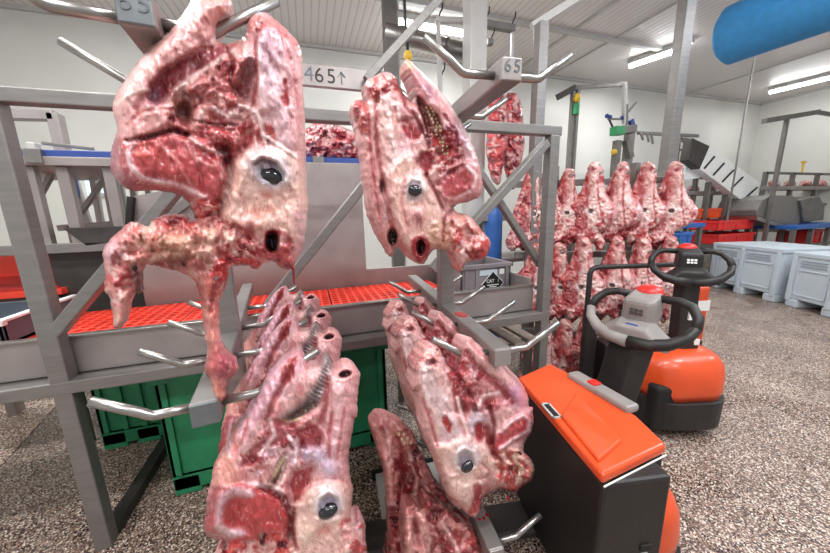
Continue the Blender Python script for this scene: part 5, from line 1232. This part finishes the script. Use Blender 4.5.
# ------------------------------------------------------------------ processing line far right
Yc = 4.45
def rel(o, pts, Y): return [aY(x, y, Y)-o for x, y in pts]
o0 = aY(740, 180, Yc)
cv = thing('incline_conveyor', 'white slotted inclined conveyor rising to the left against the far wall', 'conveyor', o0)
body = [(710, 146), (769, 189), (756, 211), (700, 169)]
MB().prism(rel(o0, body, Yc), (0, 0.16, 0)).build('side_panel', M['white'], cv, bevel=0.01)
MB().prism(rel(o0, [(693, 138), (710, 146), (700, 169), (688, 160)], Yc), (0, 0.16, 0)).build('head_box', M['darksteel'], cv, bevel=0.01)
MB().prism(rel(o0, [(769, 189), (778, 196), (760, 214), (756, 210)], Yc), (0, 0.16, 0)).build('tail_chute', M['paint'], cv, bevel=0.01)
for t_ in (0.08, 0.24, 0.4, 0.56, 0.8, 0.93):
    u = aY(710*(1-t_)+769*t_, 146*(1-t_)+189*t_+3+4, Yc-0.012)-o0; v = aY(700*(1-t_)+756*t_, 169*(1-t_)+211*t_-4, Yc-0.012)-o0
    MB().bar(u, v, 0.02, 0.03).build('slot', M['blackprint'], cv)
for t_ in (0.3, 0.6, 0.85):
    p = aY(700*(1-t_)+756*t_, 169*(1-t_)+211*t_, Yc); MB().box((p.x-o0.x-0.04, 0.1, -o0.z), (p.x-o0.x+0.04, 0.18, p.z-o0.z)).build('leg', M['dull'], cv)
# hopper
o1 = aY(785, 205, 4.05)
ho = thing('steel_hopper', 'rounded stainless hopper on legs at the foot of the inclined conveyor', 'hopper', o1)
MB().prism(rel(o1, [(757, 210), (762, 200), (772, 195), (795, 196), (801, 205), (801, 222), (795, 228), (757, 216)], 4.05), (0, 0.7, 0)).build('hopper_body', M['steel'], ho, bevel=0.02)
MB().prism(rel(o1, [(801, 200), (820, 196), (825, 206), (824, 220), (804, 222)], 4.0), (0, 0.6, 0)).build('hopper_outlet', M['dull'], ho, bevel=0.02)
MB().prism(rel(o1, [(757, 216), (795, 228), (795, 233), (757, 220)], 4.0), (0, 0.6, 0)).build('hopper_lip', M['bright'], ho)
for x, y in ((762, 218), (796, 230)):
    p = aY(x, y, 4.1)-o1; MB().box((p.x-0.04, 0.2, -o1.z), (p.x+0.04, 0.28, p.z+0.05)).build('leg', M['dull'], ho)
# work tables with cuts
def wtable(name, label, x0, x1, ytop, Y, d, m='sheet'):
    a, b = aY(x0, ytop, Y), aY(x1, ytop, Y); z = (a.z+b.z)/2
    t = thing(name, label, 'table', ((a.x+b.x)/2, Y, 0)); L = abs(b.x-a.x)/2
    MB().box((-L, 0, z-0.08), (L, d, z)).build('table_top', M[m], t, bevel=0.006)
    for x in (-L+0.05, L-0.05, -L*0.3, L*0.35):
        MB().box((x-0.035, 0.03, 0), (x+0.035, 0.1, z+(0.30 if m == 'sheet' else -0.05))).build('leg', M['dull'], t)
    if m == 'sheet': MB().box((-L, 0.03, z+0.25), (L, 0.08, z+0.30)).build('rack_rail', M['dull'], t)
    MB().box((-L, 0.05, z-0.45), (L, 0.1, z-0.4)).build('cross_rail', M['dull'], t)
    return t, z
t1, zt1 = wtable('work_table', 'steel work table with small red cuts on it, left of the inclined conveyor', 678, 731, 191, 4.75, 0.6)
t2, zt2 = wtable('work_table', 'long steel work table with a row of red cuts on it, far right', 766, 842, 186, 4.35, 0.5)
def cut(x, y, Y, z, label, sd):
    s = Slab([(x-5, y), (x-4, y-4), (x, y-6), (x+5, y-4), (x+6, y), (x, y+1)], 0.03, 0.14, 0.12, (190, 70, 70), 0.5, sd, 0.3, (0.05, 3), 0.9, (232, 190, 184), 0.9, 3)
    P0 = aY(x, y+1, Y); f, n = plane_map(P0, -0.6)
    L = P0.copy(); L.z = z
    tag(s.build('meat_cut', f, n, P0, None, L), label, 'meat', 'small cuts on the far work tables')
for i, (x, lab) in enumerate(((774, 'leftmost of four small red cuts on the far right table'), (790, 'second from the left of four small red cuts on the far right table'), (806, 'third from the left of four small red cuts on the far right table'), (821, 'rightmost of four small red cuts on the far right table'))): cut(x, 187, 4.5, zt2, lab, 150+i)
cut(694, 186, 4.95, zt1, 'small dark red cut at the left end of the table beside the conveyor', 160); cut(711, 188, 4.95, zt1, 'small dark red cut at the right end of the table beside the conveyor', 161)
t3, zt3 = wtable('blue_table', 'low table with a blue top in front of the stack of red crates', 657, 706, 224, 4.1, 0.7, 'blue')
t4, zt4 = wtable('blue_table', 'low table with a blue top at the right edge beside the hopper', 798, 850, 224, 3.7, 0.7, 'blue')
# crates
def crate(name, label, pts, Y, d, m, group='coloured crates by the far tables'):
    a, b = aY(pts[0], pts[3], Y), aY(pts[2], pts[1], Y)
    w_ = (b.x-a.x)/2; h = abs(b.z-a.z)
    t = thing(name, label, 'crate', ((a.x+b.x)/2, Y, min(a.z, b.z)), 0, group)
    MB().box((-w_, 0, 0), (w_, 0.02, h)).box((-w_, d-0.02, 0), (w_, d, h)).box((-w_, 0, 0), (-w_+0.02, d, h)).box((w_-0.02, 0, 0), (w_, d, h)).box((-w_, 0, 0), (w_, d, 0.02)).build('crate_body', M[m], t, bevel=0.008)
    MB().box((-w_-0.015, -0.015, h-0.05), (w_+0.015, 0.0, h)).box((-w_-0.015, d, h-0.05), (w_+0.015, d+0.015, h)).box((-w_-0.015, 0, h-0.05), (-w_, d, h)).box((w_, 0, h-0.05), (w_+0.015, d, h)).build('crate_rim', M[m], t, bevel=0.004)
    for k in range(3):
        x = -w_*0.7+k*w_*0.7; MB().box((x-0.015, -0.012, 0.02), (x+0.015, 0, h-0.05)).build('rib', M[m], t)
    return t, h, w_
c1 = crate('orange_crate', 'orange crate under the work table left of the conveyor', (693, 208, 725, 219), 4.6, 0.6, 'orangecrate')
c2 = crate('red_crate', 'upper red crate of a stack in front of the inclined conveyor', (717, 219, 755, 231), 4.15, 0.6, 'redcrate')
c3 = crate('red_crate', 'lower red crate of a stack in front of the inclined conveyor', (717, 232, 755, 245), 4.15, 0.6, 'redcrate')
c4_ = crate('red_crate', 'dark red crate beneath the hopper', (806, 229, 824, 245), 3.9, 0.5, 'redcrate')
cst = thing('crate_dolly', 'grey wheeled dolly carrying the stack of red crates', 'dolly', (c3[0].location.x, 4.15, 0))
zz = c3[0].location.z
MB().box((-c3[2], 0.02, max(0.02, zz-0.08)), (c3[2], 0.58, zz)).build('dolly_top', M['dull'], cst)
for x in (-c3[2]+0.05, c3[2]-0.1):
    for y in (0.05, 0.5): MB().box((x, y, 0), (x+0.05, y+0.05, max(0.03, zz-0.06))).build('leg', M['dull'], cst)
c5_ = crate('blue_crate', 'blue crate with a pale round logo beside the rightmost hanging heads', (664, 232, 693, 252), 3.9, 0.5, 'blue')
hw_, hh_ = c5_[2], c5_[1]
lg = MB()
for k in range(16):
    a0, a1_ = 2*PI*k/16, 2*PI*(k+1)/16
    for rr in (0.085, 0.05):
        if rr == 0.05 and k % 4 == 0: continue
        lg.bar((-hw_*0.2+rr*math.cos(a0), -0.018, hh_*0.42+rr*math.sin(a0)), (-hw_*0.2+rr*math.cos(a1_), -0.018, hh_*0.42+rr*math.sin(a1_)), 0.012, 0.006)
lg.build('crate_logo', M['greenlamp'], c5_[0])
bst = thing('crate_stand', 'grey stand under the blue crate', 'stand', (c5_[0].location.x, 3.9, 0)); zz = c5_[0].location.z
MB().box((-hw_, 0.02, zz-0.05), (hw_, 0.48, zz)).build('stand_top', M['dull'], bst)
for x in (-hw_+0.03, hw_-0.08): MB().box((x, 0.05, 0), (x+0.05, 0.1, zz-0.05)).box((x, 0.4, 0), (x+0.05, 0.45, zz-0.05)).build('leg', M['dull'], bst)

# grey box pallets on the right
def bin_box(label, p0, ang, w_, d, h):
    t = thing('grey_box_pallet', label, 'box', (p0[0], p0[1], 0), ang, 'grey box pallets')
    # local +x along the front face, +y into the box
    MB().box((0, 0, 0.13), (w_, d, h-0.02)).build('box_body', M['bin'], t, bevel=0.02)
    MB().box((-0.015, -0.015, h-0.07), (w_+0.015, d+0.015, h)).build('box_rim', M['bin'], t, bevel=0.012)
    for k, x in enumerate((0.0, w_/2-0.09, w_-0.18)): MB().box((x, -0.005, 0), (x+0.18, d, 0.13)).build('runner', M['bin'], t, bevel=0.02)
    for x0_, x1_ in ((0.10, 0.44*w_), (0.52*w_, w_-0.10)):
        f = MB().box((x0_, -0.012, 0.2), (x1_, 0, 0.22)).box((x0_, -0.012, h-0.28), (x1_, 0, h-0.26)).box((x0_, -0.012, 0.2), (x0_+0.02, 0, h-0.26)).box((x1_-0.02, -0.012, 0.2), (x1_, 0, h-0.26)).build('face_panel', M['bin'], t, bevel=0.004)
        for q in (0.12, 0.16, 0.20): MB().box((x0_+0.03, -0.012, h-q-0.012), (x1_-0.05, 0, h-q)).build('slot', M['bindark'], t)
    for x in (0.0, w_-0.07, w_/2-0.05): MB().box((x, -0.02, 0.1), (x+0.07, 0, h-0.06)).build('corner_rib', M['bin'], t, bevel=0.01)
    return t
pa, pb = aZ(708, 286, 0), aZ(771, 302, 0); d = pb-pa
bin_box('pale grey plastic box pallet at the right, the one with its whole front in view', pa, math.atan2(d.y, d.x), 1.2, 1.0, 0.88)
pa, pb = aZ(784, 305, 0), aZ(830, 318, 0); d = pb-pa
bin_box('pale grey plastic box pallet cut off by the right edge of the picture', pa, math.atan2(d.y, d.x), 1.2, 1.0, 0.86)

# tall machine frame with lamp and arm, behind the far rack
Ym = 4.6
om = aY(572, 170, Ym)
mf = thing('lamp_gantry', 'thin steel gantry with an amber lamp above the far rack of heads', 'gantry', (om.x, Ym, 0))
def lb_(p, q, w, m='dull', name='rail', Y=Ym, d=None):
    b0 = Vector((om.x, Ym, 0)); return MB().bar(aY(p[0], p[1], Y)-b0, aY(q[0], q[1], Y)-b0, d or w, w, (0, 1, 0)).build(name, M[m], mf, bevel=0.003)
for x in (573, 578): 
    p = aY(x, 90, Ym); MB().box((p.x-om.x-0.025, -0.03, 0), (p.x-om.x+0.025, 0.03, p.z)).build('post', M['steel'], mf)
lb_((558, 97), (574, 88), 0.09, 'darksteel', 'motor'); lb_((573, 88), (626, 84), 0.06); lb_((625, 83), (625, 120), 0.05, 'paint')
p = aY(577, 98, Ym-0.06)-Vector((om.x, Ym, 0)); MB().ball((0, 0, 0), 0.06, 0.06, 0.07, 12, 8).build('amber_lamp', M['yellow'], mf, smooth=True, loc=tuple(p))
p2 = p-Vector((0, 0, 0.15)); MB().lathe([(0.05, -0.1), (0.05, 0.06)], tuple(p2), 12).build('lamp_socket', M['greenlamp'], mf)
Yr = 4.4
orr = aY(628, 160, Yr)
rb_ = thing('dosing_machine', 'slim processing machine with a green control box behind the far rack', 'machine', (orr.x, Yr, 0))
B0 = Vector((orr.x, Yr, 0))
def rbb(p, q, w, m, name, dY=0.0): return MB().bar(aY(p[0], p[1], Yr+dY)-B0, aY(q[0], q[1], Yr+dY)-B0, w, w, (0, 1, 0)).build(name, M[m], rb_, bevel=0.003)
p = aY(620, 140, Yr); MB().box((p.x-orr.x-0.05, 0, 0), (p.x-orr.x+0.05, 0.1, p.z)).build('post', M['dull'], rb_)
p = aY(634, 128, Yr); MB().box((p.x-orr.x-0.07, 0.02, 0), (p.x-orr.x+0.07, 0.12, p.z)).build('post', M['steel'], rb_)
rbb((613, 131), (622, 131), 0.13, 'greenlamp', 'control_box', -0.1); rbb((620, 130), (634, 129), 0.12, 'dull', 'motor')
rbb((624, 84), (624, 124), 0.05, 'paint', 'riser'); rbb((628, 112), (636, 102), 0.03, 'dull', 'lever'); rbb((608, 119), (626, 119), 0.03, 'dull', 'cross_arm'); rbb((627, 104), (627, 126), 0.03, 'dull', 'riser')
rbb((609, 119), (614, 130), 0.025, 'darksteel', 'strut')
for q in ((607, 116), (610, 117), (622, 118)):
    v = aY(q[0], q[1], Yr)-B0; MB().ball((0, 0, 0), 0.035, 0.035, 0.035, 10, 8).build('knob', M['navy'], rb_, smooth=True, loc=tuple(v))
rbb((638, 133), (698, 136), 0.05, 'steel', 'pipe_arm', 0.05); rbb((630, 120), (632, 127), 0.08, 'navy', 'actuator')
rbb((626, 140), (630, 158), 0.10, 'dull', 'pump'); v = aY(614, 152, Yr)-B0; MB().ball((0, 0, 0), 0.05, 0.05, 0.05, 10, 8).build('valve_wheel', M['yellow'], rb_, smooth=True, loc=tuple(v))
for i, x in enumerate((641, 647, 651)): rbb((x, 133), (x+2, 140+2*i), 0.03, 'bright', 'nozzle', 0.02)
# wire cage at the conveyor head
oc = aY(690, 150, 4.7)
wc = thing('wire_cage', 'wire guard cage at the top of the inclined conveyor', 'cage', (oc.x, 4.7, 0)); B1 = Vector((oc.x, 4.7, 0))
mb = MB()
for p, q in (((680, 138), (696, 141)), ((696, 141), (699, 160)), ((680, 138), (676, 172)), ((676, 172), (699, 160)), ((680, 138), (699, 160)), ((696, 141), (676, 172)), ((686, 139), (683, 168)), ((690, 140), (690, 164)), ((678, 150), (698, 150))):
    mb.bar(aY(p[0], p[1], 4.7)-B1, aY(q[0], q[1], 4.7)-B1, 0.03, 0.03, (0, 1, 0))
mb.build('wires', M['bright'], wc)
v = aY(676, 172, 4.7)-B1; MB().box((v.x-0.04, 0, 0), (v.x+0.04, 0.06, v.z)).build('post', M['dull'], wc)
MB().prism([aY(x, y, 4.6)-B1 for x, y in ((687, 161), (703, 170), (700, 178), (684, 180))], (0, 0.3, 0)).build('guard_panel', M['white'], wc)
# gantry on the right wall side
og = aY(785, 150, 4.0)
gg = thing('pipe_gantry', 'T-shaped grey pipe gantry before the right wall', 'gantry', (og.x, 4.0, 0)); B2_ = Vector((og.x, 4.0, 0))
p = aY(787, 119, 4.0)-B2_
MB().box((p.x-0.03, -0.03, 0), (p.x+0.03, 0.03, p.z)).build('post', M['dull'], gg)
MB().bar(aY(764, 121, 4.0)-B2_, aY(818, 112, 4.0)-B2_, 0.09, 0.08, (0, 1, 0)).build('cross_pipe', M['dull'], gg, bevel=0.01)
MB().bar(aY(816, 112, 4.0)-B2_, aY(845, 117, 4.0)-B2_, 0.07, 0.06, (0, 1, 0)).build('cross_pipe', M['dull'], gg, bevel=0.01)
# small red call box on the back wall, yellow tap handles
p = aX(747, 142, XR-0.04)
rcx = thing('alarm_box', 'small dark red alarm box on the far right wall', 'box', (XR, p.y, p.z))
MB().box((-0.06, -0.12, -0.1), (-0.002, 0.12, 0.1)).build('box_body', M['blood'], rcx, bevel=0.01)
MB().box((-0.07, -0.05, -0.04), (-0.06, 0.05, 0.04)).build('box_button', M['blackprint'], rcx)
p = aY(801, 176, 4.38)
yt = thing('yellow_handle', 'yellow upright handle on the far right table', 'handle', (p.x, 4.38, zt2+0.3))
MB().tube([(0, 0, 0), (0, 0, 0.22)], 0.02, 8).build('handle_stem', M['yellow'], yt)
MB().bar((-0.06, 0, 0.22), (0.06, 0, 0.22), 0.04, 0.05).build('handle_top', M['yellow'], yt)
# steel pieces in the gap right of the middle rack
gp = thing('blue_tank', 'upright blue plastic tank glimpsed behind the crossing frame braces', 'tank', (aD(492, 250, 3.4).x, aD(492, 250, 3.4).y, 0))
MB().lathe([(0.09, 0.0), (0.10, 0.02), (0.10, 1.55), (0.08, 1.63), (0.05, 1.66)], n=20).build('tank_body', M['blue'], gp, smooth=True)
MB().lathe([(0.055, 1.66), (0.055, 1.72)], n=14).build('tank_cap', M['navy'], gp)
p = aD(515, 215, 3.7)
bt = thing('side_bench', 'steel bench seen through the crossing frame braces', 'bench', (p.x, p.y, 0))
MB().box((-0.6, -0.3, p.z-0.05), (0.7, 0.3, p.z)).build('bench_top', M['sheet'], bt, bevel=0.006)
MB().box((-0.6, -0.28, p.z-0.5), (0.7, 0.28, p.z-0.46)).build('bench_shelf', M['sheet'], bt, bevel=0.006)
for x in (-0.55, 0.6):
    for y in (-0.26, 0.2): MB().box((x, y, 0), (x+0.06, y+0.06, p.z-0.05)).build('leg', M['dull'], bt)
# pallet board low between the two front racks
bp_ = aZ(395, 540, 0.0)
